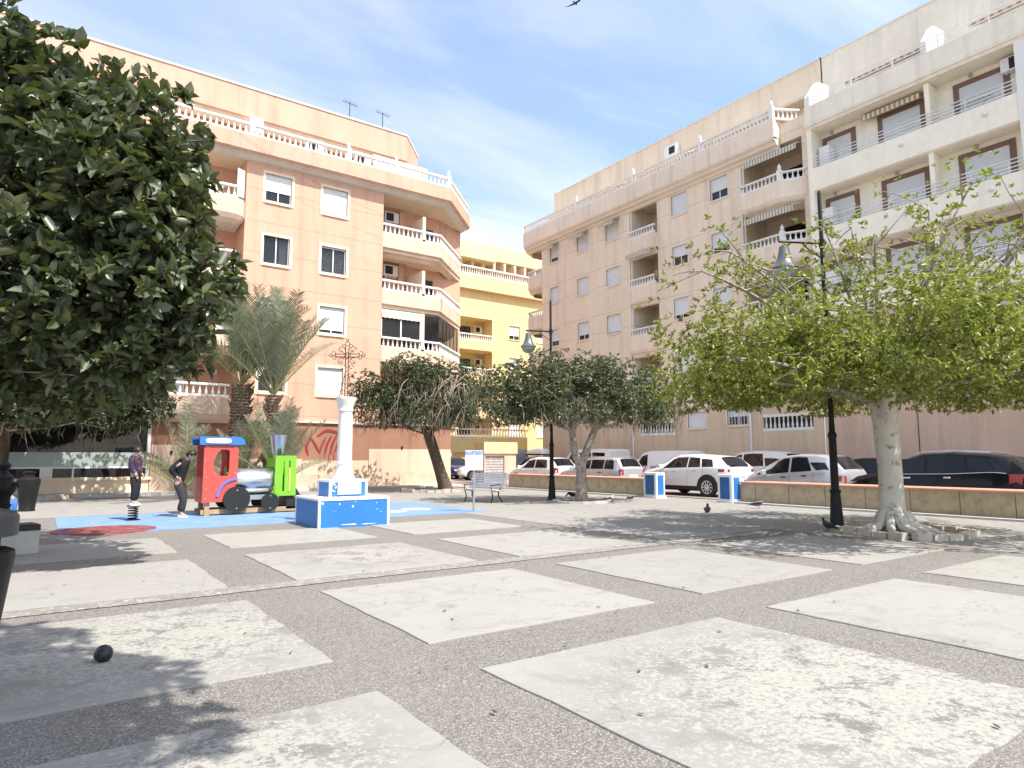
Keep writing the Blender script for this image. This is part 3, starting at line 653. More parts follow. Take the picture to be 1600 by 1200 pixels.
# ------------------------------------------------------------------ beige building on the right
def beige_building():
    R = thing('apartment_building', (28.5, 26, 0), 'beige apartment block in shade with white balustrades and small striped window awnings', 'building')
    F = Fac(R, 'X', 28.5)
    fl = {5: 13.95, 4: 10.95, 3: 7.95, 2: 4.95}
    cols = [(34.72, 35.62), (31.66, 32.74), (28.78, 29.95), (23.45, 24.52), (20.7, 21.82)]
    wins = {5: 1.2, 4: 1.27, 3: 1.22, 2: 1.25}
    Y0, Y1 = 16.1, 36.6
    holes = []
    for k in fl:
        for c in cols: holes.append((c[0], c[1], fl[k]+wins[k], fl[k]+2.38))
    for k in fl: holes.append((25.62, 27.66, fl[k]-.0, fl[k]+2.75, 1.9))
    for k in fl: holes.append((16.5, 19.7, fl[k]-.0, fl[k]+2.75, 1.7))
    low = [(24.7, 27.3, 2.75, 3.55), (20.0, 21.24, 3.1, 3.9), (16.62, 19.2, 2.75, 3.55), (22.6, 23.78, 3.05, 3.9)]
    mb = F.mb(); wall(mb, Y0, Y1, 4.2, 17.1, [h for h in holes if h[2] > 4.2]); 
    mb.quad((Y1, 0, 0), (Y1, 1.9, 0), (Y1, 1.9, 17.1), (Y1, 0, 17.1)); mb.quad((Y1, 1.9, 0), (38.9, 1.9, 0), (38.9, 1.9, 17.1), (Y1, 1.9, 17.1)); mb.quad((38.9, 1.9, 0), (38.9, 15, 0), (38.9, 15, 17.1), (38.9, 1.9, 17.1))
    mb.build('wall', M['beige'], R)
    mb = F.mb(); wall(mb, Y0, Y1+.02, 0, 4.2, [(*h, .2) for h in low], d=-.004); mb.build('ground_floor_wall', M['beige_low'], R)
    # recess backs
    for k in fl:
        mb = F.mb(); mb.quad((25.62, 1.9, fl[k]), (27.66, 1.9, fl[k]), (27.66, 1.9, fl[k]+2.75), (25.62, 1.9, fl[k]+2.75)); mb.build('recess_wall', M['beige_plain'], R); mb = F.mb(); mb.quad((16.5, 1.7, fl[k]), (19.7, 1.7, fl[k]), (19.7, 1.7, fl[k]+2.75), (16.5, 1.7, fl[k]+2.75))
        mb.build('recess_wall', M['beige_plain'], R)
    shut = {(5, 0): .75, (5, 1): 1, (5, 2): 1, (5, 3): 1, (5, 4): .6, (4, 0): 1, (4, 1): 1, (4, 2): 1, (4, 3): .55, (4, 4): .7, (3, 0): .7, (3, 1): .72, (3, 2): .93, (3, 3): .8, (3, 4): 1, (2, 0): 1, (2, 1): .8, (2, 2): 1, (2, 3): 1, (2, 4): .9}
    striped = stripes('faded_awning_stripe', (.30, .28, .20), (.66, .62, .52), .16, 1)
    for (k, i), s in shut.items():
        c = cols[i]; w = window(F, c[0], c[1], fl[k]+wins[k], fl[k]+2.38, s, M['beige_trim'], tw=.10, split=i != 0)
        if k == 5 and i < 3:
            a = F.mb(); z = fl[k]+2.45; u0, u1 = c[0]-.12, c[1]+.12; dd = .62
            a.loft([[(u0, -.03, z), (u0, -.03, z-.04), (u0, -dd, z-.3), (u0, -dd, z-.5), (u0, -dd-.015, z-.5), (u0, -dd-.015, z-.27)], [(u1, -.03, z), (u1, -.03, z-.04), (u1, -dd, z-.3), (u1, -dd, z-.5), (u1, -dd-.015, z-.5), (u1, -dd-.015, z-.27)]])
            a.build('awning', striped, w)
            a = F.mb(); a.tube([(u0+.03, -.03, z-.75), (u0+.03, -dd, z-.32)], .012, 4); a.tube([(u1-.03, -.03, z-.75), (u1-.03, -dd, z-.32)], .012, 4); a.build('awning_arm', M['alu'], w)
    for u0, u1, z0, z1 in low:
        if u1-u0 > 1.5:
            b_ = balustrade(F, R, [(u0+.03, .06), (u1-.03, .06)], z0, z1-z0, M['white_c'], .21, 'window_balustrade')
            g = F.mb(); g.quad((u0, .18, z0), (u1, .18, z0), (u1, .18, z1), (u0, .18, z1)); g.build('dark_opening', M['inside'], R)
        else: 
            w = window(F, u0, u1, z0, z1, .45 if u0 < 21.5 else 1, M['beige_trim'], tw=.08)
            if u0 < 21.5:
                g = F.mb()
                for q in range(7): g.tube([(u0+.08+q*.18, .0, z0), (u0+.08+q*.18, .0, z1)], .018, 4)
                g.build('window_bars', M['white'], w)
    for u in (27.86, 19.86):  # white pipes added at recess edges, drawing the bright sunlit line there
        mb = F.mb(); mb.tube([(u, -.06, .1), (u, -.06, 16.3)], .05, 8); mb.build('lit_edge_pipe', M['white'], R)
    # recessed balconies
    for k in fl:
        z = fl[k]
        u0, u1 = 25.6, 27.68
        P = slab_band(F, R, [(u0, -.32), (u1, -.32)], z, z+.7, M['beige_plain'], 'balcony', prof=[(-.32, z-.62), (-.22, z-.55), (-.2, z-.45), (-.05, z-.34), (0, z-.2), (0, z+.62), (-.12, z+.62), (-.12, z-.3)])
        mb = F.mb(); mb.prism([(u0, -.3), (u1, -.3), (u1-.03, 1.9), (u0+.03, 1.9)], z-.26, z); mb.build('slab', M['beige_trim'], P)
        for e in (u0+.045, u1-.045):
            mb = F.mb(); mb.box(e-.03, e+.03, -.19, -.005, z-.2, z+.60); mb.build('parapet_end', M['beige_plain'], P)
        balustrade(F, P, [(u0+.06, -.25), (u1-.06, -.25)], z+.62, .48, M['white_c'], .2)
        mb = F.mb(); mb.box(25.9, 26.7, 1.84, 1.92, z, z+2.1); mb.build('sliding_door', M['glass_dark'], P)
        mb = F.mb(); mb.cbox(26.9, 27.5, 1.1, 1.6, z, z+1.35 if k != 5 else z+1.2); mb.build('balcony_cupboard', M['white'] if k == 4 else M['beige_trim'], P)
        if k == 4:
            a = F.mb(); u0, u1 = 25.66, 27.62; zt = z+2.62
            a.loft([[(u0, .2, zt+.1), (u0, .2, zt+.06), (u0, -.62, zt-.06), (u0, -.62, zt-.32), (u0, -.64, zt-.32), (u0, -.64, zt-.03)], [(u1, .2, zt+.1), (u1, .2, zt+.06), (u1, -.62, zt-.06), (u1, -.62, zt-.32), (u1, -.64, zt-.32), (u1, -.64, zt-.03)]]); a.build('awning', striped, P)
    # corner balconies beside the cream block
    for k in fl:
        z = fl[k]
        path = [(16.3, -.02), (17.35, -.62), (19.55, -.62), (19.72, -.02)]
        P = slab_band(F, R, path, z, z+.7, M['beige_plain'], 'balcony', prof=[(-.55, z-.72), (-.45, z-.66), (-.40, z-.52), (-.12, z-.36), (-.06, z-.28), (0, z-.16), (0, z+.62), (-.12, z+.62), (-.12, z-.2)])
        mb = F.mb(); mb.prism([(16.5, .0), (17.4, -.5), (19.5, -.5), (19.6, 0), (19.6, 1.7), (16.5, 1.7)], z-.3, z); mb.build('slab', M['beige_trim'], P)
        balustrade(F, P, [(16.35, -.0), (17.38, -.54), (19.5, -.54), (19.65, 0)], z+.62, .48, M['white_c'], .2, posts=[(17.38, -.54)])
        mb = F.mb(); mb.box(17.0, 18.6, 1.64, 1.72, z, z+2.15); mb.build('sliding_door', M['glass_dark'], P)
        zt = z+2.62
        if k in (5, 4, 3):
            drop = .30 if k == 5 else .45; dd = .35 if k == 5 else .85
            a = F.mb(); u0, u1 = 16.6, 19.5
            a.loft([[(u, .5, zt+.06), (u, .5, zt+.02), (u, -dd, zt-drop), (u, -dd, zt-drop-.26), (u, -dd-.02, zt-drop-.26), (u, -dd-.02, zt-drop+.03)] for u in (u0, u1)]); a.build('awning', striped, P)
    # terrace
    path = [(17.6, .9), (17.6, -.55), (38.1, -.55), (39.2, .55), (39.2, 2)]
    path2 = path[1:]
    slab_band(F, R, path2, 16.9, 17.9, M['beige_plain'], 'terrace_band', prof=[(-.1, 16.86), (0, 16.92), (0, 17.86), (-.3, 17.86), (-.3, 16.92)])
    slab_band(F, R, path2, 16.4, 16.9, M['beige_trim'], 'cornice', prof=[(-.56, 16.40), (-.42, 16.46), (-.40, 16.56), (-.2, 16.64), (-.18, 16.74), (-.02, 16.84), (-.02, 16.95), (-.5, 16.95)])
    mb = F.mb(); mb.box(17.585, 17.70, -.53, 1.2, 16.96, 17.85); mb.build('terrace_end_wall', M['beige_plain'], R)
    mb = F.mb(); mb.prism([(16.12, .02), (17.65, .02), (17.65, -.3), (38.0, -.3), (38.9, .6), (38.9, 14), (16.12, 14)], 16.85, 17.12); mb.build('terrace_slab', M['beige_trim'], R)
    mb = F.mb(); mb.box(16.12, 17.58, .015, .3, 17.13, 17.7); mb.build('terrace_return', M['beige_plain'], R)
    balustrade(F, R, [(17.0, .7), (17.7, -.45), (38.05, -.45), (39.1, .6), (39.1, 2)], 17.86, .58, M['white_c'], .22, posts=[(17.7, -.45), (22.0, -.45), (27.0, -.45), (32.2, -.45)], name='terrace_balustrade')
    mb = F.mb(); wall(mb, 16.4, 37.6, 17.1, 21.3, [], d=2.0); mb.quad((37.6, 2.0, 17.1), (37.6, 14, 17.1), (37.6, 14, 21.3), (37.6, 2.0, 21.3)); mb.build('penthouse_wall', M['beige'], R)
    slab_band(F, R, [(16.4, 2.0), (37.6, 2.0)], 21.3, 21.4, M['beige_trim'], 'coping', prof=[(.05, 21.26), (.05, 21.34), (-.35, 21.34), (-.35, 21.26)])
    mb = F.mb(); mb.loft([[(u, 1.15, 19.15), (u, 1.12, 19.28), (u, 2.0, 19.42), (u, 2.0, 19.15)] for u in (16.6, 37.4)]); mb.build('terrace_canopy', M['beige_trim'], R)
    mb = F.mb(); mb.prism([(16.5, 2.06), (37.5, 2.06), (37.5, 14), (16.5, 14)], 21.0, 21.2); mb.build('roof_slab', M['mould'], R)
    for u0, u1, mat in ((18.2, 21.5, M['beige_trim']), (23.6, 25.4, M['peach_trim']), (29.0, 31.6, M['peach_pale'])):
        a = F.mb(); a.loft([[(u, 1.1, 19.12), (u, 1.1, 19.08), (u, .1, 18.62), (u, .1, 18.45), (u, .08, 18.45), (u, .08, 18.64)] for u in (u0, u1)]); a.build('terrace_awning', mat, R)
    ac_unit(F, R, 25.9, 1.98, 19.75, .95, .7, .35)
    ac_unit(F, R, 35.7, 1.4, 9.3, .7, .5, .3)
    mb = F.mb(); mb.lathe([(.16, 0), (.16, .5), (.24, .5), (.24, .58)], (35.0, 3.0, 21.2), 10); mb.build('roof_vent', M['beige_trim'], R)
    # north corner balconies
    for k in (5, 4, 3, 2):
        z = fl[k]
        path = [(36.62, -.06), (38.2, -.06), (39.1, .8), (39.1, 1.9)]
        P = slab_band(F, R, path, z, z+.7, M['beige_plain'], 'balcony', prof=[(-.36, z-.55), (-.3, z-.45), (-.1, z-.34), (0, z-.2), (0, z+.62), (-.12, z+.62), (-.12, z-.3)])
        mb = F.mb(); mb.prism([(36.63, 0.04), (38.15, 0.04), (38.98, .85), (38.98, 1.88), (36.63, 1.88)], z-.28, z); mb.build('slab', M['beige_trim'], P)
        balustrade(F, P, [(36.68, .01), (38.15, .01), (39.02, .83), (39.02, 1.85)], z+.62, .48, M['white_c'], .22)
        if k in (5, 4):
            ac_unit(F, P, 37.6, 1.88, z+1.5, .75, .55, .3)
    return R
beige_building()

# ------------------------------------------------------------------ cream building far right
def cream_building():
    R = thing('apartment_building', (28.2, 8, 0), 'cream apartment block with brown framed balcony doors and thin white rails', 'building')
    F = Fac(R, 'X', 28.2)
    fl = {5: 13.75, 4: 10.8, 3: 7.85, 2: 4.9}
    Y0, Y1 = -6, 16.06
    mb = F.mb()
    mb.quad((Y0, .9, 3.4), (Y1, .9, 3.4), (Y1, .9, 17), (Y0, .9, 17)); mb.build('wall', M['cream'], R)
    mb = F.mb(); mb.box(Y1-.22, Y1, -.02, .9, 3.4, 17.2); mb.build('end_wall', M['cream'], R)
    mb = F.mb(); wall(mb, Y0, Y1, 0, 3.9, [], d=.26); mb.quad((Y1, .26, 0), (Y1, .4, 0), (Y1, .4, 4.9), (Y1, .26, 4.9)); mb.build('ground_floor_wall', M['salmon'], R)
    mb = F.mb()
    for u in (12.2, 6.2): mb.box(u-.012, u+.012, .24, .26, 0, 3.9)
    mb.build('wall_joint', M['dark_metal'], R)
    bays = {'w1': (14.45, 15.58, .9), 'w2': (11.55, 13.07, 0), 'w3': (8.6, 10.1, 0), 'w4': (5.2, 7.2, 0), 'w5': (2.0, 4.0, 0)}
    for k in fl:
        z = fl[k]
        P = slab_band(F, R, [(Y0, 0), (Y1-.02, 0)], z, z+1, M['cream'], 'balcony', prof=[(-.08, z-.12), (0, z-.08), (0, z+.98), (-.14, z+.98), (-.14, z-.12)])
        mb = F.mb(); mb.prism([(Y0, .1), (Y1-.23, .1), (Y1-.23, .9), (Y0, .9)], z-.13, z+.1); mb.build('slab', M['cream'], P)
        r = F.mb()
        for q in range(4): r.box(Y0, Y1-.24, .04, .075, z+1.06+q*.145, z+1.09+q*.145)
        u = Y1-.3
        while u > Y0: r.box(u-.02, u+.02, .078, .11, z+.98, z+1.54); u -= 1.22
        r.build('railing', M['white'], P)
        for u in (10.98, 7.9, 4.6, 1.4):
            mb = F.mb(); mb.box(u-.09, u+.09, .12, .9, z+.1, z+2.82); mb.build('partition', M['cream'], P)
        for n_, (u0, u1, zz) in bays.items():
            t = .2; zt = z+2.42; mb = F.mb(); mb.box(u0-t, u0, .84, .9, z+.1, zt+t); mb.box(u1, u1+t, .84, .9, z+.1, zt+t); mb.box(u0, u1, .84, .9, zt, zt+t)
            w = mb.build('balcony_door', M['brownframe'], P)
            s = 1. if not (k == 4 and n_ == 'w2') else .68
            zb = zt-(zt-z)*s
            mb = F.mb(); n = int((zt-zb)/.06)
            for q in range(n):
                za = zt-(zt-zb)*q/n; zc = zt-(zt-zb)*(q+1)/n
                mb.quad((u0, .855, zc), (u1, .855, zc), (u1, .87, za), (u0, .87, za))
            mb.build('shutter', M['shutter'], P)
            if s < 1:
                mb = F.mb(); mb.quad((u0, .88, z), (u1, .88, z), (u1, .88, zb), (u0, .88, zb)); mb.build('pane', M['glass_dark'], P)
            mb = F.mb(); mb.ball(((u0+u1)/2+.3, .82, zt+.33), .08, 8, 5); mb.build('wall_lamp', M['galv'], P)
        for u in (12.0, 9.0):
            mb = F.mb(); mb.lathe([(.02, 0), (.09, .02), (.11, .1), (.09, .14)], (u, -.06, z+.5), 8); mb.build('balcony_light', M['white'], P)
        mb = F.mb(); mb.cbox(15.2, 15.7, .3, .8, z+.1, z+2.0, .03); mb.build('balcony_cupboard', M['white'], P)
        if k == 5:
            mb = F.mb(); mb.prism([(9.0, .3), (10.2, .4), (10.2, .44), (9.0, .34)], z+.8, z+.82)
            for q in range(9): mb.tube([(8.9+.16*q, .2, z+1.55), (8.9+.16*q, .75, z+1.6)], .008, 4)
            mb.tube([(8.9, .2, z+1.55), (10.2, .2, z+1.55)], .014, 4); mb.tube([(8.9, .75, z+1.6), (10.2, .75, z+1.6)], .014, 4)
            mb.tube([(9.0, .3, z+.1), (10.0, .6, z+1.58)], .014, 4); mb.tube([(10.0, .3, z+.1), (9.0, .6, z+1.58)], .014, 4)
            mb.build('clothes_rack', M['galv'], P)
            ac_unit(F, P, 8.2, .88, z+2.2, .8, .55, .3)
            a = F.mb(); a.loft([[(u, .86, z+2.86), (u, .45, z+2.74), (u, .45, z+2.5), (u, .47, z+2.5), (u, .86, z+2.66)] for u in (11.4, 13.75)]); a.build('awning', stripes('brown_awning_stripe', (.35, .28, .18), (.72, .66, .52), .2, 1), P)
    # terrace level
    slab_band(F, R, [(Y0, -.15), (Y1, -.15)], 16.9, 17.9, M['cream_d'], 'terrace_band', prof=[(-.1, 16.6), (-.06, 16.72), (0, 16.74), (.03, 16.9), (-.02, 16.95), (-.02, 17.72), (-.2, 17.72), (-.2, 16.6)])
    mb = F.mb(); mb.prism([(Y0, .1), (Y1, .1), (Y1, 12), (Y0, 12)], 16.6, 16.9); mb.build('terrace_slab', M['cream'], R)
    r = F.mb()
    for q in range(4): r.box(Y0, Y1-.1, .0, .035, 17.84+q*.15, 17.87+q*.15)
    u = Y1-.4
    while u > Y0: r.box(u-.02, u+.02, .038, .07, 17.7, 18.36); u -= 1.75
    r.build('terrace_railing', M['white'], R)
    mb = F.mb(); wall(mb, Y0, Y1+.4, 16.9, 21.3, [], d=2.3); mb.quad((Y1+.4, 2.3, 16.9), (Y1+.4, 12, 16.9), (Y1+.4, 12, 21.3), (Y1+.4, 2.3, 21.3)); mb.build('penthouse_wall', M['cream_d'], R)
    slab_band(F, R, [(Y0, 2.3), (Y1+.4, 2.3)], 21.3, 21.4, M['white_c'], 'coping', prof=[(.05, 21.26), (.05, 21.34), (-.35, 21.34), (-.35, 21.26)])
    for u in (16.0, 10.95, 4.6):
        mb = F.mb(); mb.loft([[(uu, .05, 17.5), (uu, .05, 18.3), (uu, .9, 19.3), (uu, 2.3, 19.5), (uu, 2.3, 17.5)] for uu in (u-.12, u+.12)]); mb.build('terrace_partition', M['white'], R)
    bs = stripes('terracotta_awning_stripe', (.36, .22, .15), (.62, .48, .38), .3, 1)
    for u0, u1 in ((11.3, 14.6), (5.2, 9.6)):
        a = F.mb(); a.loft([[(u, 2.2, 19.3), (u, .9, 18.7), (u, .9, 18.5), (u, .92, 18.5), (u, 2.2, 19.2)] for u in (u0, u1)]); a.build('terrace_awning', bs, R)
    mb = F.mb(); mb.box(11.3, 15.6, 2.24, 2.3, 17.0, 19.0); mb.build('terrace_door', M['brownframe'], R)
    mb = F.mb(); mb.box(7.6, 7.95, -.06, .3, 3.4, 17.2) ; mb.build('corner_pier', M['white_c'], R)
cream_building()

# ------------------------------------------------------------------ yellow building at the end of the street
def yellow_building():
    R = thing('apartment_building', (36, 50, 0), 'yellow apartment building at the far end of the street', 'building')
    F = Fac(R, 'Y', 50); fl = {5: 14.45, 4: 11.4, 3: 8.35, 2: 5.3, 1: 2.3}
    hol = []; wc = [(35.0, 36.2), (38.2, 39.3)]
    for k in fl:
        if k < 5:
            hol.append((29.4, 33.1, fl[k]+.1, fl[k]+2.7, 1.8))
            for c in wc: hol.append((c[0], c[1], fl[k]+1.1, fl[k]+2.4))
    mb = F.mb(); wall(mb, 24, 52, 0, 17.0, hol); mb.build('wall', M['yellow'], R)
    mb = F.mb()
    for k in range(1, 5): mb.quad((29.4, 1.8, fl[k]), (33.1, 1.8, fl[k]), (33.1, 1.8, fl[k]+2.8), (29.4, 1.8, fl[k]+2.8))
    mb.build('recess_wall', M['yellow_p'], R)
    for k in range(1, 5):
        z = fl[k];         mb = F.mb(); mb.box(29.0, 33.0, -.3, .05, z-.3, z+.55); P = mb.build('balcony', M['yellow'], R)
        balustrade(F, P, [(29.0, -.2), (33.0, -.2)], z+.55, .6, M['white_c'], .22)
        mb = F.mb(); mb.box(30.2, 31.8, 1.7, 1.8, z+.1, z+2.2); mb.build('sliding_door', M['glass_dark'], P)
        ac_unit(F, P, 32.4, 1.5, z+1.6, .8, .6, .3)
        for i, c in enumerate(wc): window(F, c[0], c[1], z+1.1, z+2.4, [.7, 1, 1, .8][(k+i) % 4], M['yellow_p'], tw=.08)
    mb = F.mb(); mb.box(24, 52, -.5, .4, 16.6, 17.9); mb.build('terrace_band', M['yellow'], R)
    balustrade(F, R, [(24, -.4), (46, -.4)], 17.9, .8, M['white_c'], .24, name='terrace_balustrade')
    mb = F.mb(); wall(mb, 24, 52, 17, 20.2, [], d=2.4); mb.build('penthouse_wall', M['yellow'], R)
    for i in range(12): mb = F.mb(); mb.prism([(30+i*1.2, .6), (30.25+i*1.2, .6), (30.25+i*1.2, 2.4), (30+i*1.2, 2.4)], 18.9, 19.9); mb.build('pergola_beam', M['peach_pale'], R)
    mb = F.mb(); mb.box(24, 52, 1.2, 3.0, 20.2, 21.6); mb.build('roof_parapet', M['yellow_p'], R)
    mb = F.mb(); mb.box(29.5, 33.5, -.1, 2, 19.6, 20.0); mb.build('terrace_canopy', M['yellow_p'], R)
    mb = F.mb(); mb.tube([(43.2, 1.5, 21.5), (43.2, 1.5, 27)], .05, 5); mb.build('roof_mast', M['dark_metal'], R)
yellow_building()

# low yellow annex with a graffiti covered shutter
A = thing('utility_kiosk', (22.2, 33, 0), 'low pale yellow street annex with graffiti covered grey shutter door', 'kiosk')
F = Fac(A, 'Y', 33)
mb = F.mb(); wall(mb, 21.3, 23.6, 0, 1.74, [(21.36, 22.75, .02, 1.6, .1)]); mb.quad((23.6, 0, 0), (23.6, .9, 0), (23.6, .9, 1.74), (23.6, 0, 1.74)); mb.quad((21.3, 0, 0), (21.3, .9, 0), (21.3, .9, 1.74), (21.3, 0, 1.74)); mb.quad((21.3, .9, 0), (23.6, .9, 0), (23.6, .9, 1.74), (21.3, .9, 1.74)); mb.build('wall', M['peach_pale'], A)
mb = F.mb(); mb.box(21.24, 23.66, -.08, .96, 1.74, 2.42); mb.build('fascia', M['yellow_p'], A)
mb = F.mb()
for k in range(20): mb.quad((21.36, .08+.02*(k % 2), .02+k*.079), (22.75, .08+.02*(k % 2), .02+k*.079), (22.75, .08+.02*((k+1) % 2), .02+(k+1)*.079), (21.36, .08+.02*((k+1) % 2), .02+(k+1)*.079))
mb.build('shutter_door', pmat('graffiti_shutter', (.36, .34, .32), .7, var=.2, scale=3, dirt=(.52, .42, .40), dirt_at=(.48, .56)), A)
# garden wall of the yellow building further back
A = thing('boundary_wall', (24, 44, 0), 'pale yellow boundary wall with white balustrade at street end', 'wall')
F = Fac(A, 'Y', 44.5)
mb = F.mb(); mb.box(21.5, 33, 0, .3, 1.9, 3.1); mb.box(21.5, 24.0, 0, .3, 1.9, 2.0); mb.box(28.5, 33, 0, .3, 0, 1.9); mb.build('wall', M['yellow_p'], A)
balustrade(F, A, [(21.5, .15), (33, .15)], 3.1, .7, M['white_c'], .28)
# ------------------------------------------------------------------ vegetation
def unit(a): return a/(np.linalg.norm(a, axis=-1, keepdims=True)+1e-9)
def leaf_arrays(P, D, L, Wd, rng, up=.6, fold=.25, curl=.15):
    """P base points, D unit directions, L lengths, Wd widths -> folded 6 vertex leaves (2 quads)"""
    n = len(P)
    upv = np.tile([0, 0, 1.], (n, 1))*up+rng.normal(0, .5, (n, 3))
    side = unit(np.cross(D, upv)); nor = unit(np.cross(side, D))
    L = L[:, None]; Wd = Wd[:, None]
    base = P; tip = P+D*L-nor*L*curl
    a1 = P+D*L*.32; a2 = P+D*L*.7-nor*L*curl*.45
    V = np.stack([base, a1+side*Wd*.5+nor*Wd*fold, a2+side*Wd*.42+nor*Wd*fold, tip, a2-side*Wd*.42+nor*Wd*fold, a1-side*Wd*.5+nor*Wd*fold], 1).reshape(-1, 3)
    i = np.arange(n)[:, None]*6
    Fq = np.concatenate([i+np.array([[0, 1, 2, 3]]), i+np.array([[0, 3, 4, 5]])], 1).reshape(-1, 4)
    return V, Fq
def blob_points(blobs, n, rng, shell=.55, gap=0., gscale=1.1):
    w = np.array([b[3]*b[4]*b[5]*(b[6] if len(b) > 6 else 1) for b in blobs]); w = w/w.sum()
    out = []; ax = []; tot = 0
    ph = rng.uniform(0, 6.28, 6)
    while tot < n:
        k = rng.choice(len(blobs), n, p=w); B = np.array([b[:6] for b in blobs])[k]
        d = unit(rng.normal(0, 1, (n, 3))); r = rng.uniform(0, 1, n)**shell
        q = d*r[:, None]*B[:, 3:6]+B[:, :3]
        if gap:
            g = (np.sin(q[:, 0]*gscale*2.1+ph[0]+1.3*np.sin(q[:, 2]*gscale*1.7+ph[1]))+np.sin(q[:, 1]*gscale*2.3+ph[2]+1.2*np.sin(q[:, 0]*gscale*1.9+ph[3]))+np.sin(q[:, 2]*gscale*2.9+ph[4]+1.1*np.sin(q[:, 1]*gscale*2.2+ph[5])))/3
            keep = g > (gap*2-1)*.55; q = q[keep]; d = d[keep]
        out.append(q); ax.append(d); tot += len(q)
    return np.concatenate(out)[:n], np.concatenate(ax)[:n]
def rosettes(P, A, k, rng, L, ratio, lift=.35, spread=(35, 80)):
    """k leaves round each twig tip"""
    n = len(P); ax = unit(A+np.array([0, 0, lift])+rng.normal(0, .35, (n, 3)))
    t1 = unit(np.cross(ax, rng.normal(0, 1, (n, 3)))); t2 = np.cross(ax, t1)
    PP = []; DD = []; LL = []; WW = []
    for j in range(k):
        az = 2*pi*j/k+rng.uniform(-.4, .4, n); th = np.radians(rng.uniform(*spread, n))
        d = ax*np.cos(th)[:, None]+(t1*np.cos(az)[:, None]+t2*np.sin(az)[:, None])*np.sin(th)[:, None]
        PP.append(P+ax*rng.uniform(-.5, .5, n)[:, None]*L*.5); DD.append(unit(d)); l = L*rng.uniform(.42, 1.25, n); LL.append(l); WW.append(l*ratio*rng.uniform(.8, 1.15, n))
    return np.concatenate(PP), np.concatenate(DD), np.concatenate(LL), np.concatenate(WW)
def curve_pts(a, c, bend, rng, n=6):
    a = np.array(a, float); c = np.array(c, float); m = (a+c)/2+np.array(bend)+rng.normal(0, .06, 3)*np.linalg.norm(c-a)
    return [tuple((1-t)**2*a+2*t*(1-t)*m+t*t*c) for t in np.linspace(0, 1, n)]
def limbs(mb, start, targets, rng, r0, r1, lift=.25, sides=6, subs=0, sub_r=.012, crown=None):
    for t in targets:
        p = curve_pts(start, t, (0, 0, lift*np.linalg.norm(np.array(t)-np.array(start))*.5), rng, 8)
        mb.tube(p, list(np.linspace(r0, r1, 8)), sides)
        for s in range(subs):
            i = rng.integers(2, 8); q = np.array(p[i])
            e = crown[rng.integers(len(crown))] if crown is not None else q+rng.normal(0, .6, 3)
            d = e-q; ln = np.linalg.norm(d)
            if ln > 1.8: e = q+d/ln*1.8
            pp = curve_pts(q, e, (0, 0, .12), rng, 5); rr = np.interp(i, [0, 7], [r0, r1])*.55
            mb.tube(pp, list(np.linspace(max(rr, sub_r), sub_r*.5, 5)), 4)
M['bark_pale'] = pmat('pale_fig_bark', (.60, .55, .47), .85, var=.14, scale=3, fine=22, bmp=.5, dirt=(.26, .22, .18), dirt_at=(.56, .68))
M['bark_dark'] = pmat('dark_bark', (.105, .075, .055), .9, var=.3, scale=5, fine=24, bmp=.8)
M['bark_grey'] = pmat('grey_bark', (.36, .31, .26), .9, var=.2, scale=4, fine=24, bmp=.6, dirt=(.18, .14, .11), dirt_at=(.5, .62))
M['twig'] = pmat('pale_twig', (.42, .35, .27), .9, var=.25)
M['dryroot'] = pmat('dry_aerial_roots', (.27, .20, .14), .95, var=.35, scale=6)
M['fig'] = leafmat('glossy_fig_leaf', [(.040, .056, .026), (.070, .095, .045), (.105, .130, .070), (.17, .17, .06)], rough=.42, transl=.16, spec=.6)
M['fig_dark'] = leafmat('dark_fig_leaf', [(.028, .042, .016), (.052, .075, .03), (.09, .10, .045)], rough=.35, transl=.14)
M['laurel_a'] = leafmat('dark_laurel_leaf', [(.040, .058, .022), (.075, .098, .042), (.12, .14, .07)], rough=.4, transl=.15)
M['laurel_b'] = leafmat('olive_laurel_leaf', [(.065, .085, .036), (.115, .135, .062), (.18, .195, .11)], rough=.4, transl=.18)
M['lime'] = leafmat('bright_fig_leaf', [(.12, .145, .022), (.25, .285, .04), (.36, .385, .07), (.52, .50, .20)], rough=.35, transl=.42)
M['palm'] = leafmat('palm_leaflet', [(.15, .17, .10), (.23, .25, .16), (.33, .345, .235)], rough=.45, transl=.18)
M['palm_boot'] = pmat('palm_trunk', (.19, .135, .09), .95, var=.35, scale=6, fine=18, bmp=.8, dirt=(.08, .055, .04))

def trunk_mesh(name, path, radii, mat, parent, lumps=.08, n=18, seed=0, flare=0):
    r = np.random.default_rng(seed); mb = MB(); P = [np.array(p, float) for p in path]
    # resample
    tt = np.linspace(0, len(P)-1, 26); pts = []; rad = []
    for t in tt:
        i = min(int(t), len(P)-2); f = t-i; pts.append(P[i]*(1-f)+P[i+1]*f); rad.append(radii[i]*(1-f)+radii[i+1]*f)
    ph = r.uniform(0, 6.28, 4); rings = []
    for i, p in enumerate(pts):
        ring = []; hh = i/25
        for k in range(n):
            a = 2*pi*k/n
            q = rad[i]*(1+lumps*(sin(3*a+ph[0]+hh*3)+.6*sin(5*a+ph[1]-hh*5)+.5*sin(7*a+ph[2]+hh*9))/2)
            if flare: q *= 1+flare*max(0, 1-hh*6)**1.5*(.55+.45*sin(6*a+ph[3]))
            ring.append((p[0]+q*cos(a), p[1]+q*sin(a), p[2]))
        rings.append(ring)
    mb.loft(rings)
    return mb.build(name, mat, parent, 70)

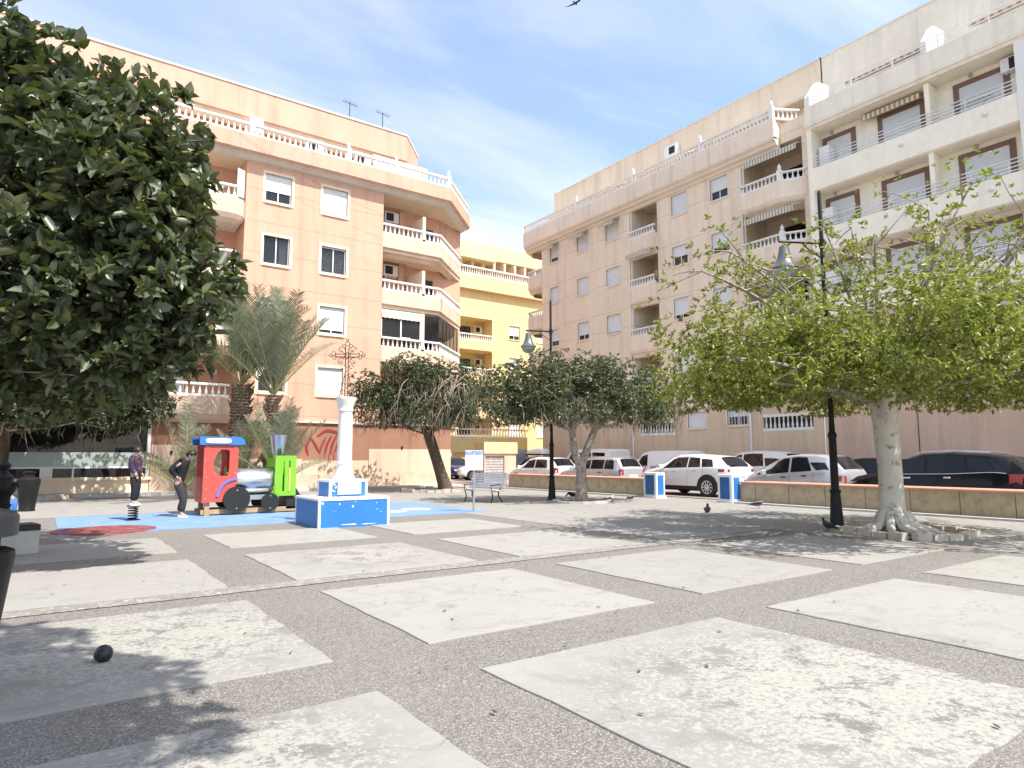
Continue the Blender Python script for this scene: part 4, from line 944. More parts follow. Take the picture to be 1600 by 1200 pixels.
def tree(name, loc, label, group, mat, bark, blobs, n, L, ratio, k=6, trunk=None, radii=None, fork=None, targets=14, seed=1, gap=.35, gscale=1.1, lumps=.08, flare=0, sub=3, limb_r=.09, roots=0, dry=0, flat=None, sprays=None, lift=.35, shell=.55, spread=(35, 80), limb_mat=None):
    rng = np.random.default_rng(seed); R = thing(name, loc, label, 'tree', group)
    for i, (t, r_) in enumerate(zip(trunk, radii)): trunk_mesh('trunk', t, r_, bark, R, lumps, 18, seed+i, flare if i == 0 else 0)
    P, A = blob_points(blobs, n, rng, shell, gap, gscale)
    if flat is not None:
        lo, amp = flat; z = P[:, 2]; cut = lo+amp*np.sin(P[:, 0]*1.7)*np.cos(P[:, 1]*1.3); P[:, 2] = np.where(z < cut, cut+np.abs(rng.normal(0, .12, len(z))), z)
    if sprays is not None: P = np.concatenate([P, sprays[0]]); A = np.concatenate([A, sprays[1]])
    q = rosettes(P, A, k, rng, L, ratio, lift, spread); V, Fq = leaf_arrays(*q, rng)
    arr_mesh('crown', V, 4, Fq, mat, R)
    mb = MB(); forks = fork if isinstance(fork[0], (tuple, list)) else [fork]
    tg = P[rng.choice(len(P), targets, replace=False)]
    for t in tg:
        f = min(forks, key=lambda q_: np.linalg.norm(np.array(q_)-t)+rng.uniform(0, .6))
        limbs(mb, f, [t], rng, limb_r*rng.uniform(.7, 1.1), .018, .2, 6, sub, .011, P)
    mb.build('limb', limb_mat or (bark if dry == 0 else M['twig']), R, 60)
    if roots:
        mb = MB()
        for i in range(roots):
            b_ = blobs[rng.integers(len(blobs))]; a = rng.uniform(0, 2*pi); rr = sqrt(rng.uniform(.0, 1))*.97
            x, y = b_[0]+b_[3]*rr*cos(a), b_[1]+b_[4]*rr*sin(a); z = b_[2]-b_[5]*rng.uniform(-.3, .75); ln = rng.uniform(.3, 1.0)
            z1 = max(z-ln, (flat[0] if flat else 0)-rng.uniform(0, .45))
            mb.tube([(x, y, z), (x+rng.normal(0, .05), y+rng.normal(0, .05), (z+z1)/2), (x+rng.normal(0, .08), y+rng.normal(0, .08), z1)], [.012, .012, .004], 3)
        mb.build('hanging_roots', M['dryroot'], R)['kind'] = 'stuff'
    return R

# -- big glossy fig in the left foreground
fx, fy = at(9.2, -8.1)
def loc_at(d, l, z): x, y = at(d, l); return (x-fx, y-fy, z)
fb = []
for px, py, d, r, rz in ((60, 130, 9.0, 1.2, .95), (190, 190, 8.8, .85, .75), (40, 260, 8.4, 1.4, 1.2), (170, 300, 8.5, 1.15, 1.0), (262, 300, 8.9, .55, .6), (60, 420, 8.3, 1.4, 1.2), (200, 430, 8.5, 1.2, 1.0), (295, 470, 8.7, .62, .75), (60, 540, 8.6, 1.3, .7), (190, 555, 8.8, 1.0, .5), (285, 560, 8.9, .55, .35), (-120, 250, 9.2, 1.8, 1.8), (-120, 480, 9.0, 1.8, 1.5), (110, 330, 10.2, 1.8, 1.6), (320, 395, 9.1, .4, .5), (50, 500, 9.3, 1.3, .8), (130, 590, 9.6, 1.1, .5), (20, 610, 9.4, 1.0, .5), (190, 480, 9.6, 1.2, .8), (215, 250, 8.8, .8, .7), (-20, 60, 8.4, .8, .5), (70, 480, 8.9, 1.1, .9), (30, 540, 8.8, 1.0, .7), (20, 380, 9.0, 1.1, .8)):
    l = (px-800)/1032.8*d; z = 1.5+(715-py)/1032.8*d*1.02; q = loc_at(d, l, z); fb.append((q[0], q[1], q[2], r, r, rz))
tree('fig_tree', (fx, fy, 0), 'large glossy dark leaved fig tree filling the upper left', None, M['fig'], M['bark_grey'], fb, 5000, .22, .50, 8,
     trunk=[[(0, 0, -.1), (.1, 0, 1.2), (.2, .1, 2.6)]], radii=[[.5, .36, .33]], fork=(.2, .1, 2.5), targets=34, seed=11, gap=.17, gscale=1.3, sub=4, limb_r=.065, lift=.45)

# -- shade tree behind the camera whose shadow falls in the lower left corner
sx, sy = -2.55, -.35
tree('shade_tree', (sx, sy, 0), 'overhanging leafy tree standing just behind the viewpoint on the left', None, M['fig_dark'], M['bark_dark'],
     [(2.3, 2.2, 6.7, 2.0, 2.2, 1.1), (.6, 3.2, 6.9, 2.0, 1.6, 1.1), (1.0, .6, 7.0, 2.3, 2.2, 1.2), (3.4, 1.5, 6.6, 1.35, 1.2, .8), (3.3, 3.2, 6.5, .9, .8, .5), (3.9, .45, 6.8, .95, .9, .6), (3.9, 1.6, 6.7, .7, .7, .5)], 6200, .17, .5, 7,
     trunk=[[(0, 0, -.1), (.1, .1, 2), (.4, .5, 5.2)]], radii=[[.34, .25, .17]], fork=(.4, .5, 5.0), targets=16, seed=5, gap=.2)

# -- lower tree behind the fig, over the shop front
lx, ly = at(23.5, -18.3)
tree('fig_tree', (lx, ly, 0), 'broad dark shaded fig tree behind, hanging low before the shop front', None, M['fig_dark'], M['bark_dark'],
     [(0, 0, 4.3, 3.4, 3.4, 1.7), (2.6, -1.6, 4.0, 2.5, 2.5, 1.5), (4.0, -2.6, 3.5, 1.5, 1.5, 1.1), (-1.8, 1.5, 4.4, 3, 3, 1.8), (2.4, -2.4, 3.1, 2.2, 2.0, .9), (.0, -2.0, 3.2, 2.4, 2.0, .9)], 9500, .17, .46, 6,
     trunk=[[(0, 0, -.1), (.1, 0, 1.3), (.2, -.1, 2.6)]], radii=[[.42, .3, .26]], fork=(.2, -.1, 2.5), targets=30, seed=21, gap=.3, roots=110, flat=(2.2, .12), dry=1)

# -- leaning dark laurel fig with dry roots
tx, ty = 14.78, 25.84
def rel(d, l, z, x0, y0): x, y = at(d, l); return (x-x0, y-y0, z)
cx = rel(29.6, -4.15, 0, tx, ty)
bl = [(*rel(29.4, -5.7, 4.6, tx, ty), 1.55, 1.55, 1.15), (*rel(29.2, -4.4, 5.2, tx, ty), 1.5, 1.6, 1.0), (*rel(29.9, -2.4, 4.7, tx, ty), 1.7, 1.7, 1.2), (*rel(29.3, -3.4, 5.0, tx, ty), 1.4, 1.5, 1.0), (*rel(29.0, -6.5, 4.1, tx, ty), .8, .9, .9), (*rel(29.6, -4.8, 3.7, tx, ty), 2.0, 1.8, .7), (*rel(30.3, -3.6, 4.5, tx, ty), 2, 2, 1.3), (*rel(28.6, -5.3, 3.9, tx, ty), 1.2, 1.1, .8), (*rel(29.0, -2.6, 3.7, tx, ty), 1.5, 1.4, .7), (*rel(29.6, -4.2, 3.4, tx, ty), 2.6, 2.2, .55)]+[(*rel(29.5+1.9*sin(a), -4.15+2.15*cos(a), 3.45, tx, ty), 1.0, 1.0, .7) for a in [i*.7 for i in range(9)]]
f1 = rel(29.6, -4.0, 2.35, tx, ty); f2 = rel(29.5, -3.7, 2.5, tx, ty)
T1 = tree('laurel_fig_tree', (tx, ty, 0), 'leaning dark trunked fig tree with dry hanging twigs beside the white column', None, M['laurel_a'], M['bark_dark'], bl, 6500, .12, .5, 6,
     trunk=[[(0, 0, -.1), (-.3, .18, .9), tuple(f2), rel(29.5, -4.3, 3.4, tx, ty)], [tuple(f2), rel(29.5, -4.5, 2.75, tx, ty), rel(29.4, -5.3, 3.3, tx, ty)]], radii=[[.34, .26, .24, .12], [.16, .13, .07]], fork=[tuple(f2), rel(29.5, -4.3, 3.2, tx, ty)], targets=26, seed=31, gap=.32, gscale=1.3, roots=520, flat=(2.85, .15), flare=.3)
# bare pale twigs on its right half
rng = np.random.default_rng(77); mb = MB()
for i in range(85):
    s = rel(28.6+rng.uniform(-.3, .3), -3.2+rng.uniform(-1.3, 1.2), 4.4+rng.uniform(-.8, .7), tx, ty)
    e = (s[0]+rng.normal(0, .6), s[1]-abs(rng.normal(.1, .4)), s[2]-rng.uniform(.2, 1.5))
    p = curve_pts(s, e, (rng.normal(0, .2), -.25, .45), rng, 7); mb.tube(p, list(np.linspace(.02, .008, 7)), 4)
    for j in range(3):
        q = np.array(p[rng.integers(3, 7)]); mb.tube([tuple(q), tuple(q+np.array([rng.normal(0, .2), rng.normal(0, .2), -rng.uniform(.2, .7)]))], [.012, .006], 3)
mb.build('dry_twigs', pmat('dry_twig_bark', (.36, .29, .22), .9, var=.4, scale=4), T1)['kind'] = 'stuff'

# -- forked laurel fig in the middle
tx, ty = 14.93, 17.09
bl = [(*rel(22.4, -.2, 3.8, tx, ty), 1.35, 1.5, .95), (*rel(22.2, 1.2, 4.1, tx, ty), 1.5, 1.5, 1.05), (*rel(22.6, 3.2, 4.05, tx, ty), 1.7, 1.6, 1.05), (*rel(22.8, 4.7, 3.7, tx, ty), 1.15, 1.3, .95), (*rel(22.5, 2.3, 4.3, tx, ty), 1.6, 1.6, .9), (*rel(22.0, .2, 3.3, tx, ty), 1.6, 1.3, .6), (*rel(22.0, 3.4, 3.25, tx, ty), 1.9, 1.4, .6), (*rel(23.4, 2.2, 3.9, tx, ty), 2.2, 1.8, 1.1), (*rel(22.7, -1.0, 3.5, tx, ty), .5, .7, .5), (*rel(22.3, 5.35, 3.3, tx, ty), .5, .6, .5)]+[(*rel(22.6+1.5*sin(a), 2.2+2.7*cos(a), 3.1, tx, ty), 1.1, 1.1, .6) for a in [i*.63 for i in range(10)]]
fk1 = rel(22.5, 2.05, 2.4, tx, ty); fk2 = rel(22.6, 2.85, 2.5, tx, ty)
tree('laurel_fig_tree', (tx, ty, 0), 'fork trunked fig tree with flat olive green crown beside the middle lamp', None, M['laurel_b'], M['bark_grey'], bl, 8000, .105, .5, 6,
     trunk=[[(0, 0, -.1), (.02, .0, .6), (.03, 0, 1.3), tuple(fk2), rel(22.6, 3.1, 3.3, tx, ty)], [(.0, 0.02, 1.1), rel(22.55, 2.1, 1.8, tx, ty), tuple(fk1), rel(22.5, 1.7, 3.3, tx, ty)]], radii=[[.215, .19, .155, .115, .06], [.145, .125, .10, .06]], fork=[tuple(fk1), tuple(fk2)], targets=34, seed=41, gap=.3, gscale=1.3, roots=330, flat=(2.55, .14), flare=.25)

# -- wide bright green fig on the right
tx, ty = 13.85, 6.5
rng = np.random.default_rng(9)
bl = []
for i in range(26):
    a = 2*pi*i*.618; r = 4.0*sqrt((i+.5)/26); bl.append((r*cos(a), r*sin(a), 3.3+rng.uniform(-.15, .35)-.02*r, 1.25, 1.25, .95))
# sparse upper sprays along bare limbs
sp_tips = []; spp = []; spa = []; br = MB()
ends = [rel(12.6, 4.3, 5.5, tx, ty), rel(12.2, 4.9, 5.0, tx, ty), rel(13.6, 6.6, 6.5, tx, ty), rel(12.7, 7.2, 5.9, tx, ty), rel(13.0, 8.5, 6.5, tx, ty), rel(12.8, 9.3, 7.0, tx, ty), rel(13.5, 9.9, 6.2, tx, ty), rel(12.6, 10.6, 6.5, tx, ty), rel(14.3, 7.6, 6.6, tx, ty), rel(12.2, 3.6, 5.0, tx, ty), rel(11.6, 7.9, 5.6, tx, ty), rel(14.5, 5.2, 5.6, tx, ty), rel(14.2, 6.4, 5.6, tx, ty), rel(11.5, 9.6, 5.9, tx, ty)]
for e in ends:
    s0 = (e[0]*.25, e[1]*.25, 3.2); p = curve_pts(s0, e, (0, 0, .15), rng, 12); br.tube(p, list(np.linspace(.075, .014, 12)), 6)
    for i in range(5, 12):
        for j in range(2):
            q = np.array(p[i]); t = q+rng.normal(0, .42, 3)*np.array([1, 1, .7]); br.tube(curve_pts(q, t, (0, 0, .08), rng, 4), [.018, .014, .010, .006], 4)
            m = rng.integers(3, 11)
            for h in range(m): spp.append(t+rng.normal(0, .2, 3)); spa.append(unit(t-q+np.array([0, 0, .2])))
T = tree('fig_tree', (tx, ty, 0), 'wide bright green fig tree with thick pale trunk at right', None, M['lime'], M['bark_pale'], bl, 17000, .095, .46, 6,
     trunk=[[(.0, .0, -.05), (-.02, .02, .35), (-.02, .0, 1.2), (-.03, .03, 2.2), (-.02, .05, 2.75)]], radii=[[.31, .24, .215, .23, .28]], fork=(-.02, .05, 2.6), targets=30, seed=51, gap=.24, gscale=1.2, flat=(2.5, .06), flare=.26, lumps=.06, limb_mat=M['bark_grey'], limb_r=.085, sprays=(np.array(spp), np.array(spa)), shell=.75)
br.build('bare_limb', M['bark_grey'], T, 60)
mb = MB()
for a, l, r in ((.3, .75, .10), (1.1, .9, .11), (1.9, .7, .09), (2.7, .95, .12), (3.3, .8, .1), (3.9, 1.05, .12), (4.5, .8, .10), (5.1, .9, .11), (5.8, .75, .1), (2.3, 1.0, .08), (4.2, 1.1, .08)):
    mb.tube([(.2*cos(a), .2*sin(a), .42), (.36*cos(a+.1), .36*sin(a+.1), .16), (l*.75*cos(a+.2), l*.75*sin(a+.2), .06), (l*cos(a+.15), l*sin(a+.15), -.03)], [r*.85, r*.85, r*.62, r*.3], 8)
mb.build('surface_root', M['bark_pale'], T, 70)
mb = MB()
for (dx, dy) in ((-.9, -.5), (.9, .35)):
    mb.tube([(0, 0, 2.25), (dx*.3, dy*.3, 2.4), (dx, dy, 2.85)], [.17, .15, .08], 8)
mb.build('main_limb', M['bark_pale'], T, 70)
# stone tree pit ring
def pit_ring(loc, pts, label, mat, h=.14, w=.16):
    R = thing('tree_pit_ring', (*loc, 0), label, 'tree ring'); rr = random.Random(len(label)); n = len(pts); mb = MB()
    for i in range(n):
        (x0, y0), (x1, y1) = pts[i], pts[(i+1) % n]; L = math.hypot(x1-x0, y1-y0); k = max(1, int(L/.3))
        for j in range(k):
            a = j/k+.02; c = (j+1)/k-.02; hh = h*rr.uniform(.7, 1.15); o = rr.uniform(-.02, .02)
            ax, ay, bx, by = x0+(x1-x0)*a, y0+(y1-y0)*a, x0+(x1-x0)*c, y0+(y1-y0)*c; nx, ny = -(y1-y0)/L, (x1-x0)/L
            mb.prism([(ax+nx*o, ay+ny*o), (bx+nx*o, by+ny*o), (bx+nx*(w+o), by+ny*(w+o)), (ax+nx*(w+o), ay+ny*(w+o))], -.02, hh)
    mb.build('edging_stone', mat, R); s = MB(); s.face([(x*.97, y*.97, .03) for x, y in pts]); s.build('soil_bed', M['soil'], R); return R
M['edging'] = pmat('edging_stone', (.50, .44, .36), .9, var=.25, scale=4, fine=20, bmp=.4, dirt=(.3, .25, .2))
pit_ring((13.85, 6.5), [(-.55, .95), (-.98, -.72), (-.1, -1.15), (.75, -1.05), (1.15, .1), (.7, .9)][::-1], 'rough stone ring around the thick pale trunk of the bright green tree', M['edging'])
ring = [(1.0*cos(2*pi*k/14), 1.0*sin(2*pi*k/14)) for k in range(14)]
pit_ring((14.93, 17.09), ring, 'low pale kerb ring under the fork trunked fig tree', M['kerb'], .08)
pit_ring((14.5, 26.3), [(1.7*x, 1.25*y) for x, y in ring], 'rough stone ring under the leaning dark tree', M['edging'], .16)
pit_ring((lx+.9, ly+.2), [(1.5*x, 1.2*y) for x, y in ring], 'brick edged ring under the low dark tree in front of the shop', M['edging'], .16)

# -- palms
def palm(loc, label, h, r, n, fl, seed, lean=(0, 0), droop=.5, low=False):
    rng = np.random.default_rng(seed); R = thing('date_palm', (*loc, 0), label, 'palm', 'date palms behind the toy train')
    top = (lean[0], lean[1], h)
    if h > .8:
        mb = MB(); pr = []
        nseg = int(h/.12)
        for i in range(nseg*2+1):
            t = i/(nseg*2); pr.append((r*(1.15-.3*t if t < .7 else .94-.0*t)*(1 if i % 2 else 1.16), t*h))
        mb.loft([[(lean[0]*(z/h)**1.5+q*cos(2*pi*k/12+z*2)*(1+.12*((k+int(z*8)) % 2)), lean[1]*(z/h)**1.5+q*sin(2*pi*k/12+z*2)*(1+.12*((k+int(z*8)) % 2)), z) for k in range(12)] for q, z in pr]); 
        for i in range(90):
            z = h*rng.uniform(.25, 1.0); a = rng.uniform(0, 6.28); f = (z/h)**1.5; p = (lean[0]*f+r*cos(a), lean[1]*f+r*sin(a), z); mb.tube([p, (p[0]+.16*cos(a), p[1]+.16*sin(a), z+.2)], [.06, .02], 4)
        mb.build('trunk', M['palm_boot'], R)
    V = []; Fq = []; rach = MB(); base = np.array(top)
    for i in range(n):
        az = i*2.399+rng.uniform(-.3, .3); el = math.radians(89-50*(i/n)**1.4+rng.uniform(-8, 8)) if not low else math.radians(rng.uniform(28, 80))
        L = fl*rng.uniform(.8, 1.1)*(1.0 if i > n*.15 else .8); d = np.array([cos(az)*cos(el), sin(az)*cos(el), sin(el)])
        pts = []; p = base+d*.08; v = d.copy(); m = 26
        for k in range(m+1):
            pts.append(p.copy()); v = unit(v+np.array([0, 0, -1])*droop*.115*(k/m)**.8*(1.2-sin(el)*.55)); p = p+v*L/m
        rach.tube([tuple(q) for q in pts], list(np.linspace(.034, .006, m+1)), 4)
        for k in range(4, m):
            for half in range(2):
                f = (k+half*.5)/m; i0 = k; t = unit(pts[min(k+1, m)]-pts[k]); q = pts[k]+(pts[min(k+1, m)]-pts[k])*half*.5
                s = unit(np.cross(t, (0, 0, 1.))+1e-6); u = np.cross(s, t)
                ll = .52*fl/3.4*(sin(pi*min(1, (f-.08)/.95))**.55+.15)*rng.uniform(.85, 1.1)
                for sg in (-1, 1):
                    dd = unit(t*.62+s*sg*.75+u*rng.uniform(.15, .5)); w = unit(np.cross(dd, u))*.017*fl/3.0; e = q+dd*ll-np.array([0, 0, .10*ll]); mpt = q+dd*ll*.5
                    j = len(V); V += [q-w*.6, q+w*.6, mpt+w, e+w*.15, e-w*.15, mpt-w]; Fq += [[j, j+1, j+2, j+5], [j+5, j+2, j+3, j+4]]
    rach.build('frond_stem', pmat('palm_stem', (.30, .27, .13), .7), R)
    arr_mesh('frond', np.array(V), 4, np.array(Fq), M['palm'], R)
    return R
palm(at(26.0, -10.75), 'tall date palm with thick rough trunk rising behind the red train cab', 4.35, .33, 26, 3.9, 61, (0.05, 0), .45)
palm(at(25.6, -9.35), 'slimmer date palm with arching fronds, right of the thick palm trunk', 3.9, .20, 26, 4.0, 62, (.08, 0), .45)
palm(at(24.6, -8.6), 'low trunkless palm sucker spreading behind the green train front', .5, .15, 16, 3.0, 63, low=True, droop=.35)
palm(at(24.4, -11.9), 'low trunkless palm sucker spreading behind the red cab roof', .4, .15, 15, 3.0, 64, low=True, droop=.45)
palm(at(25.2, -10.2), 'short bushy palm sucker between the two palm trunks', .6, .15, 12, 2.4, 65, low=True, droop=.5)
# fallen leaves
rng = np.random.default_rng(4); n = 700
P = np.stack([rng.uniform(-4, 18, n), rng.uniform(1.5, 24, n), np.full(n, .022)], 1); D = unit(np.stack([rng.normal(0, 1, n), rng.normal(0, 1, n), np.zeros(n)+.08], 1))
L = rng.uniform(.02, .06, n); V, Fq = leaf_arrays(P, D, L, L*.45, rng, up=6, fold=.03, curl=-.02)
tag(arr_mesh('fallen_leaves', V, 4, Fq, leafmat('dry_leaf', [(.05, .035, .025), (.12, .08, .045), (.2, .15, .08)], .7, 0)), kind='stuff')
# ------------------------------------------------------------------ street furniture and play things
M['blue_paint'] = pmat('blue_paint', (.03, .18, .48), .45, var=.08, fine=20, bmp=.05, dirt=(.72, .74, .76), dirt_at=(.70, .72), scale=2.2)
M['white_edge'] = pmat('white_edge_paint', (.80, .80, .80), .6, var=.05, scale=5, dirt=(.5, .5, .5), dirt_at=(.7, .8))
# monument
R = thing('monument_column', (5.7, 14.95, 0), 'white column with iron cross on stepped blue and white plinth', 'monument')
def blue_block(x0, x1, y0, y1, z0, z1, name):
    b = MB(R.location); b.cbox(x0, x1, y0, y1, z0, z1, .012); o = b.build(name, M['blue_paint'], R)
    e = .045; b = MB(R.location)
    for x in (x0, x1):
        for y in (y0, y1):
            sx_ = -1 if x == x0 else 1; sy_ = -1 if y == y0 else 1
            b.box(min(x, x+sx_*.006), max(x, x+sx_*.006), min(y+sy_*.006, y-sy_*e), max(y+sy_*.006, y-sy_*e), z0, z1-e); b.box(min(x+sx_*.006, x-sx_*e), max(x+sx_*.006, x-sx_*e), min(y, y+sy_*.0075), max(y, y+sy_*.0075), z0, z1-e-.001)
    b.cbox(x0-.012, x1+.012, y0-.012, y1+.012, z1-e, z1+.008, .008); b.build('white_border', M['white_edge'], o)
    return o
blue_block(4.86, 6.48, 14.0, 15.56, -.02, .625, 'lower_plinth'); p2 = blue_block(5.25, 6.13, 14.45, 15.2, .63, 1.0, 'upper_plinth')
b = MB(R.location); b.cbox(5.42, 5.98, 14.415, 14.442, .68, .97, .006); pl = b.build('plaque', pmat('marble_plaque', (.50, .50, .49), .4, var=.1), R)
b = MB(R.location)
rr = random.Random(2)
for k in range(6):
    x = 5.47
    while x < 5.9:
        w = rr.uniform(.02, .06); b.box(x, min(x+w, 5.93), 14.411, 14.416, .93-k*.038, .938-k*.038); x += w+.018
b.build('plaque_lettering', pmat('faded_lettering', (.28, .28, .28), .8), pl)
b = MB(R.location)
for a0 in range(10): b.tube([(5.345+.055*cos(2*pi*(a0+q)/12), 14.44, .83+.075*sin(2*pi*(a0+q)/12)) for q in (0, 1)], .009, 4)
b.tube([(5.36, 14.44, .83), (5.40, 14.44, .83)], .009, 4); b.tube([(5.30, 14.44, .93), (5.38, 14.44, .945)], .008, 4); b.build('emblem', M['white_edge'], p2)
b = MB(R.location); b.box(4.862-.001, 4.9, 13.985, 13.99, .0, .01)
for (u, z, w, h) in ((4.95, .53, .06, .05), (5.32, .5, .03, .04), (5.62, .44, .05, .06), (5.68, .55, .03, .03), (6.2, .36, .06, .012), (6.28, .3, .05, .012), (6.18, .5, .04, .015), (5.55, .06, .5, .03), (6.0, .05, .4, .02), (5.2, .35, .02, .02)):
    n = 9; pts = [(u+w*.5*cos(2*pi*k/n)*rr.uniform(.6, 1.1), z+h*.5*sin(2*pi*k/n)*rr.uniform(.5, 1.2)) for k in range(n)]; b.face([(x, 13.9985, zz) for x, zz in pts])
b.build('chipped_paint', M['white_edge'], R)
c = (5.72, 14.83, 1.0)
b = MB(R.location); b.lathe([(.255, 0), (.255, .03), (.24, .06), (.205, .13), (.175, .24), (.165, .34), (.17, .355), (.185, .37), (.185, .40), (.168, .42), (.168, .95), (.155, 1.5), (.155, 1.56), (.175, 1.575), (.18, 1.60), (.165, 1.62), (.165, 1.66), (.20, 1.76), (.235, 1.84), (.24, 1.86), (.24, 1.90)], c, 28); b.build('column', M['white'], R, 40)
X = MB(R.location); cx0, cy0 = 5.72, 14.83; dirx = np.array([.816, -.577, 0])
def P2(u, z): return (cx0+u*dirx[0], cy0+u*dirx[1], z)
def scroll(pts, r=.011, n=5):
    X.tube([P2(*p) for p in pts], r, n)
for u in (-.035, .035): scroll([(u, 2.9), (u, 3.3), (u*1.1, 4.08)], .013)
for z in (3.86, 3.93): scroll([(-.30, z), (.30, z)], .012)
for k in range(9): z = 2.98+k*.1; scroll([(-.035, z), (.035, z+.08)], .006, 4)
def curl(cu, cz, r, a0, a1, n=12, g=.0): scroll([(cu+(r-g*i/n)*cos(a0+(a1-a0)*i/n), cz+(r-g*i/n)*sin(a0+(a1-a0)*i/n)) for i in range(n+1)], .009, 4)
for s in (-1, 1):
    curl(s*.32, 3.94, .05, 0, 2*pi); curl(s*.30, 3.85, .045, 0, 2*pi); curl(s*.39, 3.895, .035, 0, 2*pi)
    curl(s*.14, 4.03, .085, pi*.0, pi*1.7, 14, .04); curl(s*.14, 3.76, .085, pi*.3, pi*2.0, 14, .04); curl(s*.10, 3.62, .06, 0, pi*1.8, 12, .03)
    curl(s*.09, 3.2, .05, 0, 1.8*pi, 12, .03); curl(s*.08, 4.12, .04, 0, 2*pi)
    curl(s*.10, 3.02, .06, 0, 1.8*pi, 12, .02); curl(s*.07, 3.42, .04, 0, 2*pi, 10); scroll([(s*.02, 3.89), (s*.2, 4.08)], .007, 4); scroll([(s*.02, 3.89), (s*.2, 3.7)], .007, 4)
    scroll([(s*.16, 2.92), (s*.03, 3.5)], .009)
curl(0, 4.17, .05, 0, 2*pi); curl(0, 4.26, .028, 0, 2*pi); curl(0, 3.895, .075, 0, 2*pi)
X.build('iron_cross', pmat('rusty_iron', (.10, .06, .045), .75, var=.4, scale=9), R, 50)

# toy train
R = thing('play_train', (4.4, 18.7, 0), 'toy locomotive play structure with red cab, steel boiler and green front', 'play train')
M['red_hdpe'] = pmat('red_panel', (.52, .085, .065), .45, var=.08, bmp=.05, dirt=(.58, .20, .16), dirt_at=(.56, .8)); M['green_hdpe'] = pmat('green_panel', (.20, .46, .035), .45, var=.08, bmp=.05, dirt=(.30, .46, .14), dirt_at=(.58, .82))
M['blue_hdpe'] = pmat('blue_panel', (.04, .18, .48), .45, var=.08, bmp=.05, dirt=(.15, .28, .5), dirt_at=(.58, .82)); M['black_hdpe'] = pmat('black_panel', (.02, .02, .02), .5, var=.1, bmp=.05)
M['wood'] = pmat('weathered_wood', (.42, .29, .16), .8, var=.25, scale=4, fine=30, bmp=.3); M['violet'] = pmat('violet_panel', (.16, .17, .60), .4)
def panel_with_hole(mb, outer, hole, y0, y1):
    """flat panel in xz with one polygonal hole, thickness y0..y1"""
    n = len(outer); assert len(hole) == n
    for y in (y0, y1):
        for k in range(n):
            j = (k+1) % n; mb.quad((outer[k][0], y, outer[k][1]), (outer[j][0], y, outer[j][1]), (hole[j][0], y, hole[j][1]), (hole[k][0], y, hole[k][1]))
    for poly in (outer, hole):
        for k in range(n):
            j = (k+1) % n; mb.quad((poly[k][0], y0, poly[k][1]), (poly[j][0], y0, poly[j][1]), (poly[j][0], y1, poly[j][1]), (poly[k][0], y1, poly[k][1]))
OUT = [(3.42, .34), (4.02, .36), (4.08, .60), (4.25, .80), (4.27, 1.2), (4.27, 1.84), (4.0, 1.86), (3.7, 1.86), (3.42, 1.86), (3.42, 1.2)]
HOL = [(3.70, 1.13), (3.86, 1.03), (4.0, 1.03), (4.03, 1.06), (4.05, 1.2), (4.05, 1.68), (3.98, 1.72), (3.84, 1.72), (3.74, 1.60), (3.66, 1.4)]
for yy in (18.68, 19.62):
    b = MB(R.location); panel_with_hole(b, OUT, HOL, yy, yy+.035); cp = b.build('cab_panel', M['red_hdpe'], R)
    b = MB(R.location)
    for k in range(12):
        a0 = pi*(.98-.46*k/12); a1 = pi*(.98-.46*(k+1)/12); q = (4.27, .46)
        for r0, r1, yo in ((.46, .52, -.03),):
            b.loft([[(q[0]+r*cos(a), y, q[1]+r*sin(a)) for r, y in ((r0, yy+yo), (r1, yy+yo), (r1, yy+.0), (r0, yy+.0))] for a in (a0, a1)])
    if yy < 19: b.build('mudguard', M['violet'], cp)
    b = MB(R.location)
    for (x, z) in ((3.5, .45), (3.5, 1.0), (3.5, 1.78), (4.2, 1.78), (4.2, 1.1), (4.0, 1.1), (4.2, .95), (3.5, .7)): b.disc((x, yy-.004, z), .018, 1, .012, 8)
    b.build('bolt_cap', M['galv'], cp)
b = MB(R.location); b.box(3.42, 3.455, 18.716, 19.62, .34, 1.0); b.build('cab_back', M['red_hdpe'], R)
b = MB(R.location); b.box(4.235, 4.27, 18.716, 19.62, .8, 1.15); b.box(4.235, 4.27, 18.716, 18.85, 1.15, 1.84); b.box(4.235, 4.27, 19.48, 19.62, 1.15, 1.84); b.build('cab_front', M['red_hdpe'], R)
b = MB(R.location); b.box(3.55, 4.1, 18.75, 19.6, .72, .76); b.build('seat', M['wood'], R)
b = MB(R.location); b.disc((4.05, 19.1, 1.12), .13, 0, .03, 16); b.build('toy_steering_wheel', M['green_hdpe'], R)
b = MB(R.location); b.cbox(4.12, 4.22, 18.95, 19.05, 1.1, 1.2, .02); b.build('yellow_knob', pmat('yellow_knob', (.75, .55, .08), .4), R)
n = 12
def roof_section(x): return [(x, 18.60+1.10*k/n, 1.86+.17*sin(pi*k/n)) for k in range(n+1)]+[(x, 18.60+1.10*(n-k)/n, 1.82+.15*sin(pi*(n-k)/n)) for k in range(n+1)]
b = MB(R.location); prof = [(3.30, 1.84), (4.30, 1.84), (4.42, 1.86), (4.42, 1.93), (4.36, 2.02), (4.27, 2.05), (3.30, 2.05)]
for y in (18.63, 19.66): b.loft([[(x, yy, z) for x, z in prof] for yy in (y, y+.035)])
b.loft([[(3.30, y, z) for y, z in ((18.665, 1.98), (19.66, 1.98), (19.66, 2.02), (18.665, 2.02))], [(4.36, y, z) for y, z in ((18.665, 1.98), (19.66, 1.98), (19.66, 2.02), (18.665, 2.02))]])
rf = b.build('cab_roof', M['blue_hdpe'], R)
